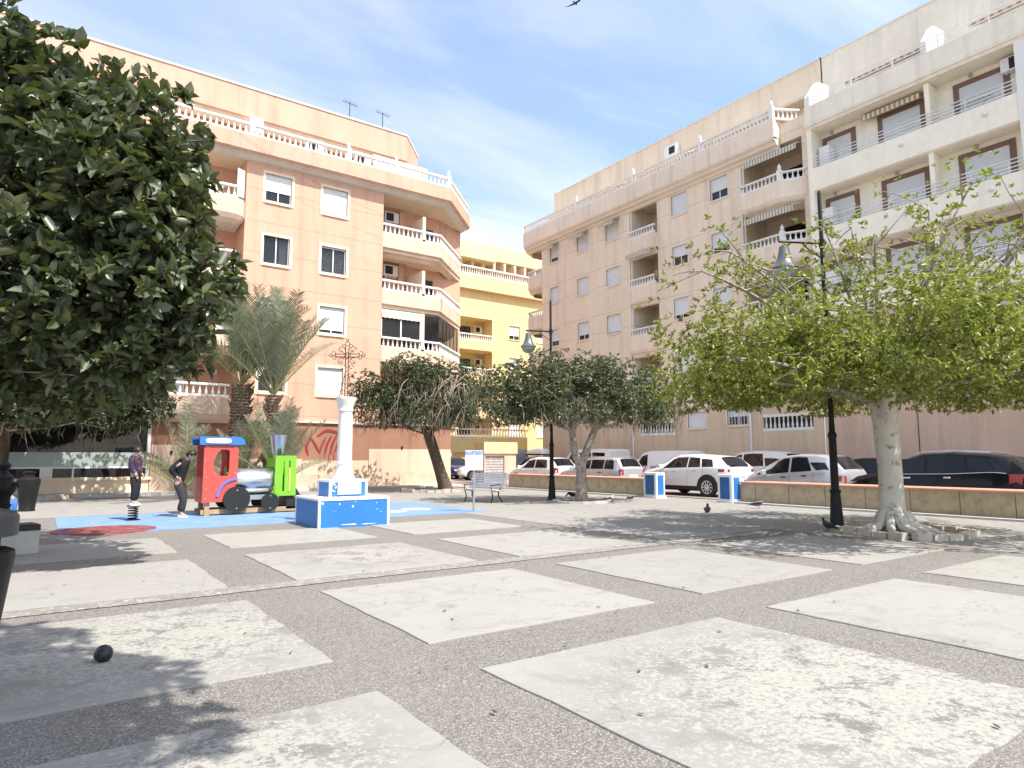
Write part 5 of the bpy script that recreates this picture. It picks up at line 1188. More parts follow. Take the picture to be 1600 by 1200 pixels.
b = MB(R.location); b.loft([[(3.75+.31*np.sign(cos(t))*abs(cos(t))**.45, y, 1.945+.065*np.sign(sin(t))*abs(sin(t))**.45) for t in [2*pi*k/24 for k in range(24)]] for y in (18.61, 18.63)]); sg = b.build('name_board', M['white'], rf)
b = MB(R.location)
for k in range(6): x = 3.53+k*.075; b.box(x, x+.045, 18.605, 18.61, 1.915, 1.975); 
b.build('faded_lettering', pmat('faded_sign_lettering', (.62, .62, .62), .6), sg)
b = MB(R.location)
b.loft([[(x, 19.15+r*cos(2*pi*k/32), .86+r*sin(2*pi*k/32)) for k in range(32)] for x, r in ((4.27, .345), (4.30, .36), (5.22, .36), (5.25, .345))]); b.build('boiler', M['steel'], R, 40)
b = MB(R.location); b.box(4.3, 5.3, 18.78, 19.52, .38, .50); b.build('underframe', M['galv'], R)
for yy in (18.72, 19.5):
    b = MB(R.location); b.box(3.42, 6.0, yy+.06, yy+.14, .04, .16); b.build('wood_rail', M['wood'], R)
    b = MB(R.location); b.cbox(3.5, 3.62, yy+.02, yy+.12, 0, .40, .008); b.build('post', M['wood'], R)
for x, r in ((4.26, .335), (5.12, .235)):
    for yy in (18.60, 19.66):
        b = MB(R.location); b.disc((x, yy+.03, r+.08), r, 1, .06, 36); w = b.build('wheel', M['black_hdpe'], R, 30)
        b = MB(R.location)
        for z in (-.7, .7): b.disc((x, yy-.004, r+.08+z*r), .02, 1, .012, 8)
        b.build('bolt_cap', M['galv'], w)
OUTG = [(5.25, .42), (5.6, .42), (5.83, .36), (5.83, .8), (5.83, 1.2), (5.83, 1.56), (5.5, 1.56), (5.25, 1.56), (5.25, 1.2), (5.25, .8)]
for yy in (18.72, 19.55):
    b = MB(R.location)
    for x0, x1 in ((5.25, 5.46), (5.51, 5.625), (5.665, 5.83)): b.box(x0, x1, yy, yy+.03, .58, 1.42)
    b.box(5.25, 5.83, yy, yy+.03, 1.42, 1.56); b.box(5.25, 5.83, yy, yy+.03, .46, .58); b.build('front_panel', M['green_hdpe'], R)
b = MB(R.location); b.box(5.80, 5.83, 18.75, 19.55, .40, 1.5); b.build('front_face', M['green_hdpe'], R)
b = MB(R.location); b.box(5.25, 5.28, 18.75, 19.55, 1.24, 1.5); b.build('front_crossboard', M['green_hdpe'], R)
b = MB(R.location); b.cbox(5.625, 5.665, 18.70, 18.72, .58, 1.22, .005); b.build('yellow_slat', pmat('yellow_slat', (.75, .55, .15), .5), R)
b = MB(R.location); b.lathe([(.12, 1.50), (.12, 1.60), (.15, 1.64), (.23, 2.12), (.24, 2.14), (.22, 2.14), (.14, 1.68)], (5.42, 19.15, 0), 24); b.build('chimney', M['steel'], R, 40)
b = MB(R.location); b.loft([[(x, y, z) for x, z in ((5.6, .10), (6.15, .10), (6.15, .2), (5.86, .66), (5.72, .66), (5.6, .5))] for y in (18.78, 19.5)]); b.build('cow_catcher', M['black_hdpe'], R)

# gate pillars
def pillar(y0, y1, label):
    R = thing('gate_pillar', (18.9, (y0+y1)/2, 0), label, 'pillar', 'white pillars with blue panels at the plaza gate')
    b = MB(R.location); b.cbox(18.62, 19.1, y0, y1, -.02, .93, .012); b.cbox(18.58, 19.14, y0-.03, y1+.03, -.02, .06, .01); b.build('pillar_body', M['white_edge'], R)
    b = MB(R.location); b.box(18.613, 18.62, y0+.1, y1-.1, .12, .84); b.build('blue_panel', pmat('blue_panel_paint_shaded', (.02, .12, .33), .45, var=.1, dirt=(.3, .36, .45), dirt_at=(.68, .72)), R)  # plaza face: same blue made darker, its shade put into the colour
    b = MB(R.location); b.box(18.70, 19.02, y0-.007, y0, .12, .84); b.build('blue_panel', M['blue_paint'], R)
    return R
pillar(17.12, 17.76, 'white gate pillar with blue panels at the end of the far planter wall'); pillar(13.8, 14.38, 'white gate pillar with blue panels beside the white four by four')
# planter walls
M['wall_panel'] = pmat('beige_wall_panel', (.44, .36, .24), .9, var=.14, scale=2, fine=18, bmp=.3, dirt=(.27, .23, .16), dirt_at=(.48, .72)); M['coping_red'] = pmat('salmon_coping', (.60, .30, .21), .8, var=.1, scale=2)
def planter(y0, y1, label, step):
    R = thing('planter_wall', (19.4, (y0+y1)/2, 0), label, 'wall', 'low beige walls along the street')
    b = MB(R.location); b.box(19.03, 19.85, y0, y1, -.02, .64); b.build('wall_core', M['soil'], R)
    y = y0
    while y < y1-.05:
        e = min(y+step, y1); b = MB(R.location); b.cbox(19.0, 19.05, y+.008, e-.008, 0, .645, .008); b.build('wall_panel', M['wall_panel'], R); y = e
    b = MB(R.location); b.cbox(18.95, 19.9, y0, y1, .645, .70, .012); b.build('coping', M['coping_red'], R)
planter(-4.5, 13.75, 'long low beige wall with salmon coping right of the gate', 1.18); planter(17.8, 27.2, 'low beige wall with salmon coping left of the gate', 1.18)

# street lamps
M['lantern_metal'] = pmat('dull_lantern_metal', (.16, .17, .17), .35, metal=.5)
def lamp(loc, adir, label):
    R = thing('street_lamp', (*loc, 0), label, 'street lamp', 'black iron street lamps with bell lanterns')
    b = MB(); b.lathe([(.19, 0), (.19, .03), (.15, .06), (.135, .1), (.10, .70), (.095, .76), (.11, .78), (.11, .82), (.08, .84), (.075, 1.9), (.09, 1.92), (.09, 1.98), (.075, 2.0), (.06, 2.04), (.052, 2.3), (.045, 5.0), (.04, 7.2), (.02, 7.28)], (0, 0, 0), 16); b.build('pole', M['black_iron'], R, 40)
    ax, ay = adir; L = .92; b = MB(); b.tube([(-.1*ax, -.1*ay, 6.09), (L*ax, L*ay, 6.14)], .028, 8); b.tube([(0, 0, 5.75), (.28*ax, .28*ay, 5.95), (.42*ax, .42*ay, 6.1)], .014, 6); b.lathe([(.06, 6.0), (.06, 6.18)], (0, 0, 0), 10); b.build('arm', M['black_iron'], R, 40)
    c = (.82*ax, .82*ay, 0)
    b = MB(); b.lathe([(.02, 6.16), (.03, 6.08), (.045, 6.04), (.10, 6.02), (.11, 5.95), (.135, 5.82), (.17, 5.70), (.23, 5.60), (.29, 5.55), (.295, 5.52), (.27, 5.52)], c, 24); b.build('lantern_hood', M['lantern_metal'], R, 40)
    b = MB(); b.lathe([(.255, 5.53), (.25, 5.46), (.20, 5.36), (.10, 5.30), (.01, 5.29)], c, 20); b.build('lantern_glass', pmat('frosted_glass', (.40, .41, .38), .15, var=.02, bmp=0, spec=.6), R, 60)
    return R
ad = unit(np.array([-.8, .58])); lamp((13.47, 7.46), ad, 'tall black lamp post nearest the thick pale tree trunk'); lamp((14.95, 18.7), ad, 'tall black lamp post beside the fork trunked tree')

# information sign
R = thing('information_sign', (9.86, 15.8, 0), 'white information board with blue header on a grey pole', 'sign', rz=atan2(-.577, .816)+.1)
b = MB(); b.tube([(0, .03, 0), (0, .03, 1.6)], .033, 10); b.build('pole', M['galv'], R, 60)
b = MB(); b.cbox(-.25, .25, -.02, .0, 1.15, 1.70, .005); pn = b.build('panel', M['white'], R)
b = MB(); b.box(-.245, .245, -.024, -.02, 1.58, 1.69); b.build('header', pmat('sign_blue', (.25, .33, .62), .4, dirt=(.6, .65, .8), dirt_at=(.5, .55), scale=8), pn)
b = MB()
for k in range(9): b.box(-.2, .2-.07*((k*3) % 4), -.0225, -.02, 1.53-k*.035, 1.537-k*.035)
b.build('printed_lines', pmat('sign_print', (.45, .5, .62), .5), pn)
# bench
R = thing('park_bench', (12.35, 19.1, 0), 'white slatted park bench on black iron legs under the trees', 'bench', rz=atan2(-.577, .816)-.72)
M['bench_white'] = pmat('bench_slat_paint', (.68, .68, .66), .5, var=.1, fine=30)
b = MB()
for k in range(6): b.cbox(-.85, .85, -.36+k*.075, -.305+k*.075, .41-.006*k, .435-.006*k, .006)
b.build('seat', M['bench_white'], R); b = MB()
for k in range(7): t = k/6; y = .10+.03*k+.02*t; z = .46+k*.075; b.loft([[(x, y+dy, z+dz) for dy, dz in ((0, 0), (.022, -.008), (.042, .045), (.02, .053))] for x in (-.85, .85)])
b.build('backrest', M['bench_white'], R)
for x in (-.62, .62):
    b = MB(); b.tube([(x, -.34, 0), (x, -.26, .2), (x, -.32, .40), (x, .05, .38), (x, .14, .5), (x, .38, .98)], .022, 6); b.tube([(x, .02, .38), (x, .02, .2), (x, .22, 0)], .022, 6); b.tube([(x, -.33, .40), (x, -.36, .58), (x, .1, .6)], .015, 6); b.build('leg', M['black_iron'], R)
# litter bins
def bin_(loc, label, s=1., bag=False):
    R = thing('litter_bin', (*loc, 0), label, 'litter bin', 'black cast iron litter bins on the left')
    b = MB(); b.lathe([(.02, 0), (.20, 0), (.205, .03), (.19, .06), (.215, .3), (.265, .72), (.285, .86), (.28, .90), (.25, .915), (.24, .915), (.235, .8)], (0, 0, 0), 28, True); b.build('bin_body', M['black_iron'], R, 50)
    if bag:
        b = MB(); b.lathe([(.29, 1.0), (.29, 1.12), (.27, 1.15), (.12, 1.19), (.02, 1.2)], (0, 0, 0), 28); b.build('hood', pmat('grey_bin_hood', (.06, .06, .062), .5, var=.15), R, 50)
    else:
        b = MB(); b.lathe([(.275, .89), (.22, .95), (.13, .98), (.13, 1.06), (.165, 1.08), (.165, 1.11), (.05, 1.14)], (0, 0, 0), 24); b.build('hood', M['black_iron'], R, 50)
    for k in range(4):
        b = MB(); a = pi/4+k*pi/2; r = .255 if bag else .12; b.tube([(r*cos(a), r*sin(a), .85), (r*cos(a), r*sin(a), 1.06)], .014, 6); b.build('hood_post', M['black_iron'], R)
bin_(at(4.3, -3.51), 'large black litter bin with dark grey hood, cut off at the left edge', bag=True); bin_((-.27, 23.46), 'black urn shaped litter bin standing far left before the shop')
# drinking fountain
R = thing('drinking_fountain', (-.55, 15.05, 0), 'ornate black iron drinking fountain with pointed finial, left of frame', 'fountain')
b = MB(); b.lathe([(.3, 0), (.3, .06), (.22, .1), (.16, .2), (.14, .3), (.17, .34), (.14, .38), (.13, .8), (.16, .85), (.2, .92), (.22, .98), (.2, 1.04), (.15, 1.1), (.16, 1.16), (.12, 1.2), (.09, 1.24), (.06, 1.28), (.10, 1.33), (.11, 1.38), (.06, 1.43), (.035, 1.46), (.01, 1.50)], (0, 0, 0), 12); b.build('pedestal', M['black_iron'], R, 40)
b = MB()
for s in (-1, 1): b.tube([(s*.12*RT[0], s*.12*RT[1], 1.0), (s*.26*RT[0], s*.26*RT[1], 1.06), (s*.3*RT[0], s*.3*RT[1], .98)], [.03, .03, .02], 8)
b.build('spout', M['black_iron'], R, 50); b = MB(); b.lathe([(.1, .5), (.26, .62), (.28, .68), (.25, .68), (.1, .58)], (-.12, -.15, 0), 16); b.build('basin', M['black_iron'], R, 50)
# concrete stool
R = thing('concrete_seat', (-.30, 13.2, 0), 'pale concrete block seat with black top behind the near bin', 'seat', rz=.2)
b = MB(); b.cbox(-.30, .30, -.25, .25, -.02, .37, .02); b.build('seat_block', M['kerb'], R); b = MB(); b.cbox(-.31, .31, -.26, .26, .37, .46, .02); b.build('seat_top', M['black_hdpe'], R)
# ball
R = thing('ball', (.46, 5.88, .105), 'black ball lying in the leaf shadow on the paving', 'ball'); b = MB(); b.ball((0, 0, -.034), .063, 24, 14); x = b.build('ball_skin', pmat('black_rubber', (.02, .02, .022), .35, var=.1, bmp=.1), R, 60); x.location = (0, 0, -.008)
b = MB(); b.tube([(.0638*cos(2*pi*k/24), .0638*sin(2*pi*k/24)*.3, .0638*sin(2*pi*k/24)*.95-.042) for k in range(25)], .0025, 4); b.build('seam', M['grey_plastic'], R)
# spring rocker under the boy
R = thing('spring_rider', (1.87, 18.5, 0), 'coil spring rider with small platform carrying the standing boy', 'spring rider')
b = MB(); b.tube([(.10*cos(t*2*pi*5), .10*sin(t*2*pi*5), .03+.30*t) for t in [i/90 for i in range(91)]], .016, 6); b.build('spring', M['black_iron'], R, 60)
b = MB(); b.lathe([(.16, 0), (.16, .03)], (0, 0, 0), 16); b.build('base_plate', M['black_iron'], R); b = MB(); b.cbox(-.13, .13, -.10, .10, .335, .37, .015); b.build('platform', pmat('navy_board', (.02, .025, .06), .5), R)

# ------------------------------------------------------------------ birds
M['feather'] = pmat('grey_feather', (.16, .16, .18), .7, var=.3, scale=20, fine=60); M['feather_d'] = pmat('dark_feather', (.03, .03, .035), .6); 
def pigeon(x, y, rz, label, mat, head_down=False, sc=1.):
    R = thing('pigeon', (x, y, .008), label, 'pigeon', 'pigeons on the plaza', rz=rz); R.scale = (sc, sc, sc)
    rings = []
    for t, r, z in ((-.20, .012, .10), (-.15, .03, .105), (-.09, .05, .115), (-.02, .068, .125), (.05, .065, .14), (.095, .045, .165), (.115, .032, .20), (.125, .03, .225), (.135, .026, .245), (.15, .012, .25)):
        if head_down and t > .09: z = .165-(z-.165)*1.0; t += (.165-z)*.5
        rings.append([(t, r*cos(2*pi*k/10), z+r*.95*sin(2*pi*k/10)) for k in range(10)])
    b = MB(); b.loft(rings); b.build('body', mat, R, 70)
    b = MB()
    for s in (-1, 1): b.loft([[(t, s*(w+.012), z+.02), (t, s*w, z-.03), (t, s*(w-.01), z+.02)] for t, w, z in ((.06, .062, .15), (-.02, .072, .14), (-.1, .05, .125), (-.19, .015, .115))])
    b.build('wing', M['feather_d'], R, 60)
    b = MB(); b.loft([[(t, -w, z), (t, w, z), (t, w, z+.01), (t, -w, z+.01)] for t, w, z in ((-.15, .025, .1), (-.27, .04, .075))]); b.build('tail', M['feather_d'], R)
    for s in (-1, 1):
        b = MB(); b.tube([(.01, s*.025, .08), (.015, s*.027, .0)], .006, 5); b.tube([(.015, s*.027, .004), (.055, s*.03, .004)], .005, 4); b.build('leg', pmat('pink_leg', (.4, .15, .12), .6), R)
pigeon(14.21, 11.32, .6, 'dark pigeon at the tip of a branch shadow, left of the other', M['feather_d'], sc=1.1); pigeon(17.2, 11.86, -.9, 'grey pigeon on the pale paving below the beige wall', M['feather'], sc=1.15)
pigeon(13.1, 7.45, 1.2, 'dark pigeon right at the foot of the lamp post', M['feather_d']); pigeon(15.72, 18.5, 2.4, 'dark pigeon pecking left of the forked trunk', M['feather_d'], True, 1.3); pigeon(16.54, 16.39, .3, 'brownish pigeon on the ground right of the forked trunk', M['feather'], True, 1.1)
pigeon(15.67, 16.5, -.5, 'small pale pigeon close to the forked trunk', M['white_c'])
R = thing('swift', (19.84, 22.72, 23.54), 'small dark bird gliding high in the sky', 'bird', rz=.2)
b = MB(); b.loft([[(t, r*cos(2*pi*k/8), r*sin(2*pi*k/8)) for k in range(8)] for t, r in ((-.2, .01), (-.1, .035), (.05, .045), (.13, .03), (.17, .008))]); b.build('body', M['feather_d'], R)
b = MB()
for s in (-1, 1): b.loft([[(x, s*y, z), (x-c, s*y, z), (x-c*.5, s*y, z+.012)] for x, y, z, c in ((.08, .03, .0, .14), (.12, .2, .05, .12), (.02, .42, .03, .06), (-.1, .55, .0, .01))])
b.build('wing', M['feather_d'], R)
# ------------------------------------------------------------------ vehicles
def paint(name, col, metal=0., coat=.7):
    m, nt, out = new_mat(name); p = N(nt, 'ShaderNodeBsdfPrincipled'); v = coords(nt); n = noise(nt, v, 2.5, 5, .6)
    c = mixc(nt, ramp(nt, n, [(.45, 0.), (.8, .22)]), col, [min(1, x*.8+.04) for x in col]); nt.links.new(c, p.inputs['Base Color'])
    p.inputs['Roughness'].default_value = .3; p.inputs['Specular IOR Level'].default_value = .5 if coat > .5 else .2; p.inputs['Metallic'].default_value = metal; p.inputs['Coat Weight'].default_value = coat; p.inputs['Coat Roughness'].default_value = .05
    nt.links.new(p.outputs[0], out.inputs[0]); return m
M['car_white'] = paint('white_car_paint', (.80, .80, .80)); M['car_silver'] = paint('silver_car_paint', (.56, .57, .585), .45); M['car_black'] = paint('black_car_paint', (.004, .005, .008), coat=.25); M['car_navy'] = paint('navy_car_paint', (.02, .025, .10)); M['car_grey'] = paint('grey_car_paint', (.36, .36, .37), .2)
M['car_pearl'] = paint('pearl_car_paint', (.74, .74, .70))
M['trim_black'] = pmat('black_plastic_trim', (.018, .018, .018), .55, var=.1); M['tyre'] = pmat('tyre_rubber', (.022, .022, .022), .8, var=.15); M['alloy'] = pmat('alloy_rim', (.62, .62, .63), .3, metal=.85)
M['red_lamp'] = pmat('red_lamp_lens', (.36, .03, .035), .15, var=.1, bmp=0, spec=.7); M['lamp_clear'] = pmat('clear_lamp_lens', (.7, .7, .7), .12, bmp=0, spec=.7); M['plate'] = pmat('number_plate', (.72, .72, .68), .5, var=.03)
def interp(pts, x):
    xs = [p[0] for p in pts]; return float(np.interp(x, xs, [p[1] for p in pts]))
def car(name, loc, label, body, L, W, top, belt, glass_side, rear_glass=None, wind=None, wheels=(), wr=.32, rz=pi/2, roofk=.76, cladding=False, group='cars parked along the street', rear_windows=None, tail=None, clad_mat=None, roofrail=False, cat='car', plan=.86, handles=(), seams=(), plate=True, mirror_x=None, chrome=False, roof_mat=None):
    R = thing(name, (*loc, 0), label, cat, group, rz=rz)
    xs = sorted(set([round(v, 3) for v in np.linspace(-L/2, L/2, 37)]+[round(p[0], 3) for p in top]+[round(p[0], 3) for p in belt]))
    def zt(x): return interp(top, x)
    def zb(x): return min(interp(belt, x), zt(x)-.004)
    def hw(x):
        u = abs(x)/(L/2); return W/2*(1-(1-plan)*max(0, (u-.62)/.38)**2.2)
    def rw(x):
        g = min(1, max(0, (zt(x)-zb(x))/.42)); return hw(x)*(.93*(1-g)+roofk*g)
    def zs(x):
        u = abs(x)/(L/2); return .22+.12*max(0, (u-.8)/.2)
    def sec(x):
        h, b, t, s = hw(x), zb(x), zt(x), zs(x); r = rw(x); m = s+(b-s)*.5
        return [(h*.9, s), (h*.985, s+.07), (h, m), (h*.985, b-.07), (h*.955, b), (r*1.0, t-.05*min(1, (t-b)/.3)), (r*.86, t-.0), (r*.45, t+.012), (0, t+.016)]
    b = MB(); rings = []
    for x in xs:
        q = sec(x); rings.append([(x, y, z) for y, z in q]+[(x, -y, z) for y, z in reversed(q[:-1])])
    b.loft(rings); b.build('body', body, R, 38)
    def side(x, t, sg, off=.006):
        q = sec(x); p0, p1 = q[4], q[5]; return (x, sg*(p0[0]+(p1[0]-p0[0])*t+off), p0[1]+(p1[1]-p0[1])*t+off*.3)
    for sg in (1, -1):
        for (b0, b1, t0, t1, lo, hi) in glass_side:
            g = MB(); n = 6
            for i in range(n):
                f0, f1 = i/n, (i+1)/n
                xa, xc = b0+(b1-b0)*f0, b0+(b1-b0)*f1; ta, tc = t0+(t1-t0)*f0, t0+(t1-t0)*f1
                for j in range(3):
                    a0, a1 = j/3, (j+1)/3
                    def pp(xl, xt, a): return side(xl+(xt-xl)*a, lo+(hi-lo)*a, sg)
                    g.quad(pp(xa, ta, a0), pp(xc, tc, a0), pp(xc, tc, a1), pp(xa, ta, a1))
            g.build('side_window', M['carglass'], R)
    def topg(xa, xb, k, nm, n=6, off=.012):
        g = MB(); m = 6
        def pp(x, f):
            r = rw(x)*k; return (x+(off*.6 if xa > 0 else -off*.6), f*r, zt(x)+.014-.03*abs(f)**3+off)
        for i in range(n):
            x0, x1 = xa+(xb-xa)*i/n, xa+(xb-xa)*(i+1)/n
            for j in range(m):
                f0, f1 = -1+2*j/m, -1+2*(j+1)/m; g.quad(pp(x0, f0), pp(x1, f0), pp(x1, f1), pp(x0, f1))
        g.build(nm, M['carglass'], R)
    if rear_glass: topg(*rear_glass, .86, 'rear_window')
    if wind: topg(*wind, .9, 'windscreen')
    if roof_mat:
        pass
    if rear_windows:
        for (y0, y1, z0, z1) in rear_windows:
            g = MB(); x = -L/2-.006; g.quad((x, y0, z0), (x, y1, z0), (x+.05, y1*.97, z1), (x+.05, y0*.97, z1)); g.build('rear_window', M['carglass'], R)
    # cladding, wheels
    if cladding:
        for sg in (1, -1):
            b = MB(); pts = np.linspace(-L/2+.1, L/2-.1, 20)
            b.loft([[(x, sg*(hw(x)*.9), zs(x)-.01), (x, sg*(hw(x)+.012), zs(x)+.06), (x, sg*(hw(x)+.012), zs(x)+.17), (x, sg*(hw(x)*.95), zs(x)+.19)] for x in pts]); b.build('sill_cladding', M['trim_black'], R, 30)
    for wx in wheels:
        for sg in (1, -1):
            y = sg*(W/2-.085); b = MB()
            prof = [(wr*.62, -.10), (wr*.93, -.105), (wr, -.07), (wr, .07), (wr*.93, .105), (wr*.62, .10)]
            rings = [[(wx+r*cos(2*pi*k/28), y+sg*d, wr+r*sin(2*pi*k/28)) for k in range(28)] for r, d in prof]; b.loft(rings); w = b.build('wheel', M['tyre'], R, 40)
            b = MB(); rr_ = wr*.70; yo = y+sg*.1
            b.loft([[(wx+r*cos(2*pi*k/28), yo+sg*d, wr+r*sin(2*pi*k/28)) for k in range(28)] for r, d in ((rr_*.86, -.02), (rr_, .008), (rr_*.97, .016), (rr_*.88, .0))], False, False)
            for k in range(10):
                a = 2*pi*k/10; da = .09+.05*(k % 2)
                b.loft([[(wx+r*cos(a+s*w_), yo+sg*d, wr+r*sin(a+s*w_)) for s, d in ((-1, -.005), (1, -.005), (1, .012), (-1, .012))] for r, w_ in ((rr_*.15, .5), (rr_*.9, .085))])
            b.disc((wx, yo+sg*.01, wr), rr_*.2, 1, .02, 12); b.build('rim', M['alloy'], w, 30)
            b = MB(); ar = wr+.07; n = 20; y1 = sg*(hw(wx)+.010)
            b.loft([[(wx+r*cos(pi*k/n), yy, wr+r*sin(pi*k/n)) for r, yy in ((wr-.0, y1-sg*.03), (wr+.015, y1), (ar+(.05 if cladding else 0), y1), (ar+(.06 if cladding else .01), y1-sg*.03))] for k in range(-2, n+3)]); b.build('wheel_arch', M['trim_black'] if cladding else M['trim_black'], R, 30)
            b = MB(); b.disc((wx, sg*(hw(wx)+.004), wr+.02), wr+.03, 1, .008, 28); b.build('wheel_well', M['trim_black'], R)
    for sg in (1, -1):
        for (x, z0, z1, ln, rear) in (tail or ()):
            b = MB(); h = hw(x)
            b.loft([[(xx, sg*(hw(xx)*.985+.008-ins), z) for z in (z0, z1)]+[(xx, sg*(hw(xx)*.80), z) for z in (z1, z0)] for xx, ins in ((-L/2-.012, .03), (-L/2+ln*.4, .0), (-L/2+ln, .0))]); b.build('tail_light', M['red_lamp'], R, 30)
        b = MB(); x = L/2-.12; z = zb(x)-.05; b.loft([[(xx, sg*(hw(xx)*.97+.01), z-.05), (xx, sg*(hw(xx)*.97+.01), z+.06), (xx, sg*hw(xx)*.6, z+.07), (xx, sg*hw(xx)*.6, z-.05)] for xx in (L/2-.42, L/2+.012)]); b.build('headlight', M['lamp_clear'], R)
        if mirror_x is not None:
            q = side(mirror_x, .06, sg); b = MB(); b.cbox(q[0]-.05, q[0]+.07, min(q[1], q[1]+sg*.22), max(q[1], q[1]+sg*.22), q[2], q[2]+.15, .03); b.build('mirror', body, R)
        for x in handles:
            z = zb(x)-.11; b = MB(); b.cbox(x-.09, x+.09, min(sg*(hw(x)*.985), sg*(hw(x)*.985+.028)), max(sg*(hw(x)*.985), sg*(hw(x)*.985+.028)), z-.02, z+.02, .008); b.build('door_handle', M['trim_black'] if body is M['car_silver'] else M['alloy'], R)
        for x in seams:
            b = MB(); q = sec(x); P = [(x, sg*(y+.002), z) for y, z in q[1:5]]; P2_ = [(x+.010, sg*(y+.002), z) for y, z in q[1:5]]; b.loft([P, P2_], False, False, False); b.build('door_seam', M['trim_black'], R)
        if chrome:
            b = MB(); xa, xb = glass_side[0][0], glass_side[-1][1]; b.tube([side(x, -.02, sg, .012) for x in np.linspace(xa-.05, xb+.05, 14)], .010, 4); b.build('chrome_strip', M['alloy'], R)
        if roofrail:
            b = MB(); xa, xb = glass_side[0][2]+.1, glass_side[-1][3]-.15; b.tube([(x, sg*rw(x)*.92, zt(x)+.045) for x in np.linspace(xa, xb, 10)], .018, 6); b.build('roof_rail', M['alloy'], R)
    if plate:
        b = MB(); b.box(-L/2-.022, -L/2-.004, -.26, .26, zb(-L/2)-.30 if zb(-L/2) > .85 else .55, (zb(-L/2)-.30 if zb(-L/2) > .85 else .55)+.11); pl = b.build('number_plate', M['plate'], R)
    b = MB(); b.loft([[(x, y, z) for y, z in ((-hw(-L/2)*.97, .36), (hw(-L/2)*.97, .36), (hw(-L/2)*.97, .56), (-hw(-L/2)*.97, .56))] for x in (-L/2-.05, -L/2+.06)]); b.build('rear_bumper', body if not cladding else M['trim_black'], R)
    return R
NR = 21.6; FR = 26.5
def cx(y0, L): return y0+L/2
# near row, rear ends first (rear faces -Y)
car('parked_car', (NR, cx(25.75, 4.0)), 'silver white hatchback with red tail lights behind the middle lamp', M['car_white'], 4.0, 1.72,
    [(-2.0, .95), (-1.93, 1.02), (-1.5, 1.42), (-1.0, 1.49), (-.2, 1.50), (.35, 1.42), (1.15, .98), (1.8, .86), (2.0, .70)], [(-2.0, .90), (-1.4, .94), (1.15, .92), (2.0, .66)],
    [(-1.35, -.35, -1.2, -.35, .08, .9), (-.27, .95, -.27, .3, .08, .9)], (-1.88, -1.5), (.42, 1.12), (-1.22, 1.25), .31, tail=[(-1.9, .72, .98, .22, 1)], mirror_x=.85, handles=(-.5, .5), seams=(-.31,))
car('parked_car', (NR, cx(21.2, 4.35)), 'silver estate car with tall pinkish tail lights, next to the forked tree', M['car_silver'], 4.35, 1.74,
    [(-2.18, .98), (-2.1, 1.08), (-1.86, 1.42), (-1.5, 1.48), (-.2, 1.50), (.4, 1.42), (1.2, .98), (1.9, .86), (2.18, .7)], [(-2.18, .92), (-1.4, .95), (1.2, .92), (2.18, .66)],
    [(-1.75, -1.15, -1.65, -1.15, .08, .9), (-1.08, -.25, -1.08, -.25, .08, .9), (-.17, 1.0, -.17, .35, .08, .9)], (-2.1, -1.84), (.46, 1.16), (-1.3, 1.33), .31, tail=[(-2.1, .72, .98, .12, 1)], roofrail=True, mirror_x=.9, handles=(-.9, .35), seams=(-.21, -1.11))
car('parked_car', (NR, cx(15.6, 4.37)), 'white four by four with black lower cladding standing across the gate opening', M['car_white'], 4.37, 1.90,
    [(-2.18, 1.05), (-2.12, 1.16), (-1.75, 1.49), (-1.3, 1.56), (-.4, 1.62), (.15, 1.60), (.55, 1.48), (1.15, 1.10), (1.9, .98), (2.18, .78)], [(-2.18, 1.12), (-1.5, 1.13), (1.15, 1.04), (2.18, .74)],
    [(-1.62, -1.1, -1.5, -1.0, .04, .8), (-1.02, -.42, -.92, -.42, .04, .86), (-.36, .95, -.36, .42, .04, .88)], (-2.14, -1.74), (.58, 1.12), (-1.36, 1.30), .365, cladding=True, tail=[(-2.1, .95, 1.06, .34, 1)], mirror_x=.85, handles=(-.75, .25), seams=(-.40, -1.15, .98), roofk=.74)
car('parked_car', (NR, cx(11.25, 3.7)), 'silver one box hatchback behind the beige wall, partly hidden by the lamp post', M['car_silver'], 3.7, 1.72,
    [(-1.85, 1.0), (-1.8, 1.1), (-1.42, 1.50), (-1.0, 1.57), (-.3, 1.60), (.25, 1.54), (.75, 1.32), (1.35, .98), (1.7, .84), (1.85, .68)], [(-1.85, .96), (-1.3, 1.08), (-.6, 1.0), (.4, .92), (1.35, .86), (1.85, .64)],
    [(-1.42, -.98, -1.25, -.72, .06, .6), (-.82, -.06, -.62, -.06, .06, .92), (.02, .98, .02, .46, .06, .92), (1.02, 1.28, .62, 1.2, .06, .5)], (-1.8, -1.42), (.5, 1.32), (-1.15, 1.2), .29, tail=[(-1.8, .62, .9, .16, 1)], mirror_x=.9, handles=(-.55, .2), seams=(-.02, -.88))
car('parked_car', (NR, cx(6.35, 4.75)), 'black estate car with chrome window line and red tail light, right of the thick trunk', M['car_black'], 4.75, 1.84,
    [(-2.37, 1.0), (-2.3, 1.12), (-1.95, 1.48), (-1.5, 1.57), (-.5, 1.63), (.2, 1.60), (.6, 1.48), (1.3, 1.06), (2.1, .92), (2.37, .74)], [(-2.37, 1.02), (-1.6, 1.10), (-.6, 1.04), (1.3, .99), (2.37, .7)],
    [(-1.85, -1.02, -1.6, -.95, .05, .85), (-.94, .02, -.87, .02, .05, .9), (.1, 1.1, .1, .55, .05, .9)], (-2.3, -1.95), (.65, 1.26), (-1.42, 1.42), .34, tail=[(-2.3, .78, 1.05, .42, 1)], roofrail=True, mirror_x=1.0, handles=(-.5, .55), seams=(.06, -1.0), chrome=True)
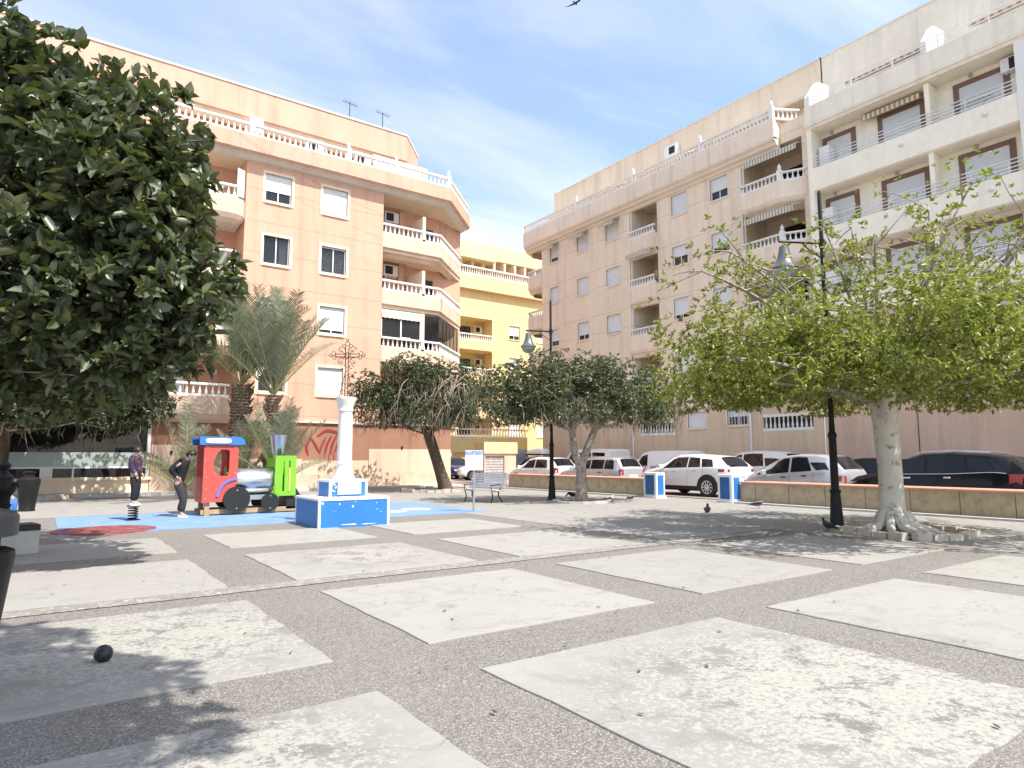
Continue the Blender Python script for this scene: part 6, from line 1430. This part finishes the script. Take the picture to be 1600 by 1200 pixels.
# far row against the building
car('parked_car', (FR, cx(32.6, 4.3)), 'silver grey car with white roof box beyond the middle lamp', M['car_grey'], 4.3, 1.74,
    [(-2.15, .98), (-2.08, 1.06), (-1.8, 1.5), (-1.2, 1.58), (-.2, 1.60), (.4, 1.50), (1.2, 1.02), (1.9, .88), (2.15, .7)], [(-2.15, .95), (1.2, .95), (2.15, .66)],
    [(-1.6, -.3, -1.5, -.3, .08, .9), (-.2, 1.0, -.2, .35, .08, .9)], (-2.06, -1.8), (.46, 1.15), (-1.3, 1.3), .31, tail=[(-2.1, .7, 1.2, .12, 1)])
R = thing('roof_box', (FR, cx(32.5, 4.3), 1.66), 'white roof luggage box strapped on the silver grey car', 'roof box', rz=pi/2)
b = MB(); b.loft([[(x, w*cos(t), h*max(0, sin(t))**.7+.06) for t in [pi*k/14 for k in range(15)]] for x, w, h in ((-1.0, .28, .2), (-.9, .36, .34), (0, .38, .38), (.7, .34, .3), (1.0, .22, .1))]); b.build('lid', M['car_pearl'], R, 50)
b = MB(); b.box(-.9, .9, -.39, .39, .02, .07); b.box(-.6, -.5, -.6, .6, -.03, .02); b.box(.4, .5, -.6, .6, -.03, .02); b.build('tray', M['trim_black'], R)
car('parked_van', (FR, cx(27.0, 5.0)), 'tall white passenger van with dark rear windows behind the estate car', M['car_white'], 5.0, 1.92,
    [(-2.5, 1.86), (-2.42, 1.95), (-1.5, 1.98), (.3, 1.97), (.75, 1.86), (1.55, 1.14), (2.3, .98), (2.5, .75)], [(-2.5, 1.06), (1.55, 1.06), (2.5, .7)],
    [(-2.2, -1.15, -2.15, -1.15, .06, .82), (-1.05, .0, -1.05, .0, .06, .82), (.1, 1.35, .1, .75, .06, .82)], None, (.82, 1.5), (-1.5, 1.55), .33, tail=[(-2.45, .9, 1.5, .1, 1)], rear_windows=[(-.74, -.05, 1.16, 1.72), (.05, .74, 1.16, 1.72)], cat='van', roofk=.88, plan=.93, mirror_x=1.2)
V2 = car('parked_van', (FR, cx(21.7, 4.4)), 'white panel van with dark lettering on its side, behind the white four by four', M['car_white'], 4.4, 1.82,
    [(-2.2, 1.72), (-2.1, 1.81), (-1.2, 1.84), (.2, 1.83), (.6, 1.74), (1.3, 1.15), (2.0, .98), (2.2, .75)], [(-2.2, 1.0), (1.3, 1.02), (2.2, .7)],
    [(.25, 1.2, .25, .72, .06, .84)], None, (.68, 1.26), (-1.35, 1.35), .31, tail=[(-2.15, .9, 1.3, .1, 1)], rear_windows=[(-.7, -.05, 1.1, 1.6), (.05, .7, 1.1, 1.6)], cat='van', roofk=.86, plan=.93, mirror_x=1.05)
text_mesh('lettering', 'U', .42, pmat('red_lettering', (.35, .03, .03), .5, bmp=0), V2, (.42, .925, 1.0), (pi/2, 0, pi), .004)
text_mesh('lettering', 'NIC', .30, pmat('black_lettering', (.03, .03, .03), .5, bmp=0), V2, (-.28, .925, .97), (pi/2, 0, pi), .004, spacing=1.05)
car('parked_car', (FR, cx(16.0, 4.7)), 'white people carrier standing beyond the silver one box hatchback', M['car_pearl'], 4.7, 1.85,
    [(-2.35, 1.1), (-2.28, 1.25), (-1.9, 1.66), (-1.4, 1.75), (-.4, 1.78), (.3, 1.72), (.8, 1.5), (1.5, 1.1), (2.1, .95), (2.35, .75)], [(-2.35, 1.1), (-1.5, 1.1), (1.5, 1.02), (2.35, .7)],
    [(-1.0, .05, -.9, .05, .05, .9), (.15, 1.25, .15, .62, .05, .9), (-1.9, -1.1, -1.7, -1.0, .05, .6)], (-2.28, -1.92), (.75, 1.44), (-1.4, 1.42), .33, tail=[(-2.3, .95, 1.3, .2, 1)], handles=(-.5, .5))
car('parked_car', (FR, cx(11.3, 4.2)), 'dark blue black car half hidden left of the thick trunk', M['car_black'], 4.2, 1.76,
    [(-2.1, .95), (-2.0, 1.02), (-1.5, 1.40), (-.9, 1.46), (-.1, 1.46), (.4, 1.38), (1.2, .96), (1.9, .84), (2.1, .68)], [(-2.1, .92), (1.2, .90), (2.1, .64)],
    [(-1.3, -.3, -1.1, -.3, .06, .9), (-.22, 1.0, -.22, .35, .06, .9)], (-2.0, -1.5), (.45, 1.16), (-1.3, 1.3), .31, tail=[(-2.0, .75, 1.2, .3, 1)], mirror_x=.9)
car('parked_car', (FR, cx(4.2, 4.3)), 'dark car in the far row beyond the black estate car', M['car_black'], 4.3, 1.78,
    [(-2.15, .98), (-2.05, 1.06), (-1.6, 1.46), (-1.0, 1.55), (-.1, 1.55), (.4, 1.45), (1.2, .98), (1.9, .86), (2.15, .7)], [(-2.15, .94), (1.2, .92), (2.15, .64)],
    [(-1.4, -.3, -1.2, -.3, .06, .9), (-.22, 1.0, -.22, .35, .06, .9)], (-2.05, -1.6), (.45, 1.16), (-1.3, 1.3), .31, tail=[(-2.05, .75, 1.1, .3, 1)])
# cars down the side street
car('parked_car', (24.2, 41.6), 'navy blue car at the street end left of the information board', M['car_navy'], 4.2, 1.75,
    [(-2.1, .98), (-2.0, 1.06), (-1.6, 1.46), (-1.0, 1.54), (-.1, 1.55), (.4, 1.45), (1.2, .98), (1.9, .86), (2.1, .7)], [(-2.1, .94), (1.2, .92), (2.1, .64)],
    [(-1.4, -.3, -1.2, -.3, .06, .9), (-.22, 1.0, -.22, .35, .06, .9)], (-2.05, -1.6), (.45, 1.16), (-1.3, 1.3), .31, rz=-pi/2-.15)
car('parked_car', (24.6, 37.5), 'white car seen behind the information board at the street end', M['car_white'], 4.1, 1.75,
    [(-2.05, .98), (-1.95, 1.06), (-1.6, 1.42), (-1.0, 1.48), (-.1, 1.48), (.4, 1.4), (1.2, .98), (1.85, .88), (2.05, .7)], [(-2.05, .94), (1.2, .92), (2.05, .66)],
    [(-1.4, -.3, -1.2, -.3, .06, .9), (-.22, 1.0, -.22, .35, .06, .9)], (-2.0, -1.6), (.45, 1.16), (-1.25, 1.3), .32, rz=pi-.35)
car('parked_van', (26.0, 38.5), 'white van with its shade painted grey, beside the yellow annex with one red tail light', M['car_grey'], 4.8, 1.9,  # a white van; the grey body colour stands in for shade
    [(-2.4, 2.0), (-2.3, 2.1), (.2, 2.1), (.7, 1.95), (1.5, 1.2), (2.2, 1.0), (2.4, .8)], [(-2.4, 1.1), (1.5, 1.08), (2.4, .74)],
    [(.2, 1.35, .2, .75, .06, .84)], None, (.78, 1.46), (-1.4, 1.5), .33, tail=[(-2.35, .95, 1.6, .1, 1)], cat='van', roofk=.9, plan=.94)

# ------------------------------------------------------------------ people
M['skin'] = pmat('skin', (.52, .33, .24), .6, var=.06, bmp=.03); M['hair'] = pmat('dark_hair', (.018, .014, .012), .5, var=.3, scale=30)
def skin_mesh(name, V, E, rad, mat, parent, root=0, sub=2, smooth=True):
    me = bpy.data.meshes.new(name); me.from_pydata([tuple(v) for v in V], E, []); me.materials.append(mat)
    o = bpy.data.objects.new(name, me); COL.objects.link(o); o.parent = parent
    sk = o.modifiers.new('skin', 'SKIN'); sk.use_smooth_shade = True
    if not me.skin_vertices: me.skin_vertices.new()
    d = me.skin_vertices[0].data
    for i, r in enumerate(rad):
        r = r if isinstance(r, tuple) else (r, r); d[i].radius = r; d[i].use_root = (i == root)
    s = o.modifiers.new('subdivision', 'SUBSURF'); s.levels = s.render_levels = sub
    return o
def hand(V, E, rad, wrist_i, fwd, thumb, s=1.):
    """palm and five fingers grown from the wrist vertex"""
    f = unit(np.array(fwd, float)); t = np.array(thumb, float); t = unit(t-f*(t@f)); nn = np.cross(f, t)
    w = np.array(V[wrist_i]); p = w+f*.05*s; V.append(p); rad.append((.022*s, .030*s)); pi_ = len(V)-1; E.append((wrist_i, pi_))
    for k, (off, ln) in enumerate(((.024, .070), (.008, .080), (-.009, .074), (-.025, .058))):
        a = p+f*.045*s+t*off*s; V.append(a); rad.append(.0095*s); E.append((pi_, len(V)-1))
        b_ = a+unit(f+nn*.35)*ln*.5*s; V.append(b_); rad.append(.0088*s); E.append((len(V)-2, len(V)-1))
        c = b_+unit(f+nn*.9)*ln*.5*s; V.append(c); rad.append(.0075*s); E.append((len(V)-2, len(V)-1))
    a = w+f*.03*s+t*.035*s; V.append(a); rad.append(.012*s); E.append((pi_, len(V)-1)); b_ = a+unit(f*.7+t*.6+nn*.3)*.05*s; V.append(b_); rad.append(.0095*s); E.append((len(V)-2, len(V)-1))
def person(loc, rz, label, J, cloth, s=1., look=(1, 0, 0), hair=None, mask=None):
    """J joint positions (local, facing +x): pelvis, waist, chest, neck, head, top, and for each side shoulder/elbow/wrist, hip/knee/ankle/toe"""
    R = thing('person', loc, label, 'person', rz=rz); J = {k: np.array(v, float) for k, v in J.items()}
    V = []; rad = []; E = []; ix = {}
    def add(n, p, r, fr=None):
        r = tuple(x*1.16 for x in r) if isinstance(r, tuple) else r*1.16
        V.append(np.array(p, float)); rad.append(r); ix[n] = len(V)-1
        if fr: E.append((ix[fr], ix[n]))
    add('pelvis', J['pelvis'], (.125*s, .10*s)); add('waist', J['waist'], (.115*s, .09*s), 'pelvis'); add('chest', J['chest'], (.135*s, .10*s), 'waist'); add('neck', J['neck'], .05*s, 'chest')
    hd = unit(J['top']-J['neck']); add('jaw', J['neck']+hd*.07*s+np.array(look)*.022*s, .062*s, 'neck'); add('head', J['head'], (.082*s, .092*s), 'jaw'); add('top', J['top']-hd*.05*s, .066*s, 'head')
    for q in ('l', 'r'):
        add('sh'+q, J['sh'+q], .052*s, 'chest'); add('el'+q, J['el'+q], .038*s, 'sh'+q); add('wr'+q, J['wr'+q], .026*s, 'el'+q)
        add('hi'+q, J['hi'+q], .082*s, 'pelvis'); add('kn'+q, J['kn'+q], .056*s, 'hi'+q); add('an'+q, J['an'+q], .037*s, 'kn'+q); add('to'+q, J['to'+q], .030*s, 'an'+q)
        hand(V, E, rad, ix['wr'+q], J['wr'+q]-J['el'+q], J.get('th'+q, (1, 0, 0)), s)
    nose = J['head']+np.array(look)*.10*s-hd*.015*s; add('nose', nose, .014*s, 'head')
    skin_mesh('body', V, E, rad, M['skin'], R)
    lk = unit(np.array(look, float)); sd = unit(np.cross(lk, hd))
    for sg in (-1, 1):
        b = MB(); b.ball(tuple(J['head']+lk*.088*s+sd*sg*.032*s+hd*.012*s), .011*s, 8, 6); b.build('eye', M['hair'], R)
        b = MB(); e = J['head']+sd*sg*.088*s-hd*.01*s; b.lathe([(.004, -.03*s), (.02*s, -.01*s), (.02*s, .015*s), (.004, .03*s)], tuple(e), 8); b.build('ear', M['skin'], R, 60)
    b = MB(); e = J['head']+lk*.086*s-hd*.055*s; b.tube([tuple(e-sd*.022*s), tuple(e+lk*.004*s), tuple(e+sd*.022*s)], .006*s, 5); b.build('mouth', pmat('lips', (.36, .15, .13), .6), R)
    # hair: cap of overlapping lumps
    h = J['head']+hd*.03*s-lk*.016*s; b = MB(); n, m = 18, 9; rr = random.Random(int(1000*abs(h[0]))+3)
    for i in range(m+1):
        pass
    rings = []
    for i in range(m+1):
        th = pi*.70*i/m; ring = []
        for k in range(n):
            a = 2*pi*k/n; front = cos(a); lim = th*(1-.42*max(0, front)); r = .113*s*(1+rr.uniform(-.07, .13))
            ring.append(tuple(h+hd*r*cos(lim)*1.02+(lk*cos(a)*1.06+sd*sin(a)*.95)*r*sin(lim)))
        rings.append(ring)
    b.loft(rings[1:]); b.build('hair', hair or M['hair'], R, 70)
    # clothing
    def garment(name, chain, mat, grow):
        V2 = []; r2 = []; E2 = []; mp = {}
        for a, c in chain:
            for q in (a, c):
                if q not in mp:
                    mp[q] = len(V2); V2.append(P_[q]); r = R_[q]; r2.append(tuple(x+grow*s for x in r) if isinstance(r, tuple) else r+grow*s)
            E2.append((mp[a], mp[c]))
        return skin_mesh(name, V2, E2, r2, mat, R, 0)
    P_ = {k: V[i] for k, i in ix.items()}; R_ = {k: rad[i] for k, i in ix.items()}
    P_['collar'] = P_['neck']-hd*.02*s; R_['collar'] = .062*s
    for q in ('l', 'r'):
        P_['cuff'+q] = P_['wr'+q]+(P_['el'+q]-P_['wr'+q])*.08; R_['cuff'+q] = .034*s; P_['hem'+q] = P_['an'+q]+(P_['kn'+q]-P_['an'+q])*.10; R_['hem'+q] = .074*s
        R_['hi'+q] = .118*s; R_['kn'+q] = .088*s; P_['cuf2'+q] = P_['el'+q]+(P_['wr'+q]-P_['el'+q])*.15; R_['cuf2'+q] = .048*s
    R_['shl'] = R_['shr'] = .088*s; R_['ell'] = R_['elr'] = .062*s
    P_['hips'] = P_['pelvis']-(P_['waist']-P_['pelvis'])*.35; R_['hips'] = (.165*s, .14*s)
    ct = [('hips', 'waist'), ('waist', 'chest'), ('chest', 'collar')]
    for q in ('l', 'r'): ct += [('chest', 'sh'+q), ('sh'+q, 'el'+q), ('el'+q, ('cuff' if cloth.get('long', True) else 'cuf2')+q)]
    garment(cloth.get('top_name', 'jacket'), ct, cloth['top'], .028)
    P_['belt'] = P_['pelvis']+(P_['waist']-P_['pelvis'])*.55; R_['belt'] = (.135*s, .115*s)
    tr = [('pelvis', 'belt')]
    for q in ('l', 'r'): tr += [('pelvis', 'hi'+q), ('hi'+q, 'kn'+q), ('kn'+q, 'hem'+q)]
    garment('trousers', tr, cloth['leg'], .012)
    for q in ('l', 'r'):
        a = P_['an'+q]; t = P_['to'+q]; d = unit(np.array([t[0]-a[0], t[1]-a[1], 0])); sdv = np.array([-d[1], d[0], 0]); g = min(t[2], a[2]-.07*s)-.028*s
        b = MB(); rings = []
        for f, w, hh in ((-.08, .03, .06), (-.05, .04, .10), (.02, .042, .11), (.09, .046, .07), (.15, .044, .05), (.185, .025, .035)):
            c = np.array([a[0], a[1], g])+d*f*s; rings.append([tuple(c+sdv*w*s*cos(u)+np.array([0, 0, max(0, sin(u))*hh*s+0.0])) for u in [2*pi*k/12 for k in range(12)]])
        b.loft(rings); b.build('shoe', cloth['shoe'], R, 60)
    if mask is not None: pass
    return R
dark_cloth = pmat('black_cloth', (.018, .018, .02), .9, var=.3, scale=6, fine=60, bmp=.3); purple = pmat('patterned_purple_jacket', (.045, .025, .055), .85, var=.4, scale=9, fine=60, dirt=(.22, .14, .13), dirt_at=(.55, .63)); jeans = pmat('blue_jeans', (.07, .19, .52), .85, var=.2, scale=8); grey_tr = pmat('charcoal_trousers', (.035, .035, .032), .9, var=.3, scale=6)
white_shoe = pmat('pale_shoe', (.62, .58, .56), .6); white_cl = pmat('white_cloth', (.7, .7, .7), .9)
# standing boy on the spring rider, facing right across the picture
s = .84
def Jst(s): return dict(pelvis=(0, 0, .93), waist=(.0, 0, 1.08), chest=(-.015, 0, 1.30), neck=(.0, 0, 1.47), head=(.045, 0, 1.60), top=(.055, 0, 1.74), shl=(-.01, .17, 1.40), ell=(-.03, .23, 1.13), wrl=(.09, .21, .92), shr=(-.01, -.17, 1.40), elr=(-.02, -.22, 1.13), wrr=(.10, -.18, .93), hil=(.0, .085, .88), knl=(.03, .10, .48), anl=(-.03, .10, .085), tol=(.11, .11, .035), hir=(0, -.085, .88), knr=(.06, -.09, .49), anr=(.02, -.10, .085), tor=(.16, -.11, .035))
def sc(J, s): return {k: tuple(x*s for x in v) for k, v in J.items()}
rzp = atan2(RT[1], RT[0])
person((1.87, 18.5, .37), rzp, 'boy with dark hair in a purple patterned jacket standing on the spring rider', sc(Jst(1), .80), dict(top=purple, leg=dark_cloth, shoe=white_shoe), .82, look=(.92, 0, -.38))
# person stooping to look into the cab
J = dict(pelvis=(-.12, 0, .90), waist=(-.10, 0, 1.08), chest=(-.03, 0, 1.30), neck=(.07, .0, 1.47), head=(.155, 0, 1.56), top=(.20, 0, 1.70), shl=(-.04, .18, 1.40), ell=(-.26, .30, 1.20), wrl=(-.12, .19, 1.02), shr=(-.03, -.18, 1.39), elr=(-.22, -.30, 1.19), wrr=(-.10, -.19, 1.02), hil=(-.12, .085, .86), knl=(.0, .10, .47), anl=(-.12, .10, .085), tol=(.02, .12, .035), hir=(-.12, -.085, .86), knr=(.06, -.10, .47), anr=(.02, -.11, .085), tor=(.16, -.13, .035), thl=(0, 0, 1))
person((3.0, 18.85, 0), rzp+.1, 'person in black with hands on hips leaning in to look at the red cab', J, dict(top=dark_cloth, leg=grey_tr, shoe=white_shoe), .98, look=(.95, 0, -.3))
b = MB(); 
# seated person behind the fountain, knees forward
J = dict(pelvis=(-.16, 0, .42), waist=(-.16, 0, .58), chest=(-.12, 0, .80), neck=(-.06, 0, .97), head=(.0, 0, 1.08), top=(.02, 0, 1.21), shl=(-.10, .16, .90), ell=(.02, .20, .66), wrl=(.22, .12, .56), shr=(-.10, -.16, .90), elr=(.02, -.2, .66), wrr=(.22, -.10, .56), hil=(-.1, .09, .42), knl=(.30, .11, .50), anl=(.26, .11, .085), tol=(.40, .12, .035), hir=(-.1, -.09, .42), knr=(.32, -.10, .48), anr=(.34, -.11, .085), tor=(.48, -.12, .035))
sx_, sy_ = at(16.5, -12.62)
person((sx_, sy_, 0), rzp, 'seated person in bright blue jeans behind the iron fountain, mostly hidden', sc(J, .95), dict(top=white_cl, leg=jeans, shoe=pmat('navy_shoe', (.03, .05, .2), .6), top_name='shirt'), .9, look=(1, 0, -.1))
R = thing('stone_block_seat', (sx_+(-.15)*RT[0], sy_-.15*RT[1], 0), 'low stone block the seated person in blue jeans sits on', 'seat', rz=rzp)
b = MB(); b.cbox(-.25, .12, -.3, .3, -.02, .30, .02); b.build('block', M['kerb'], R)
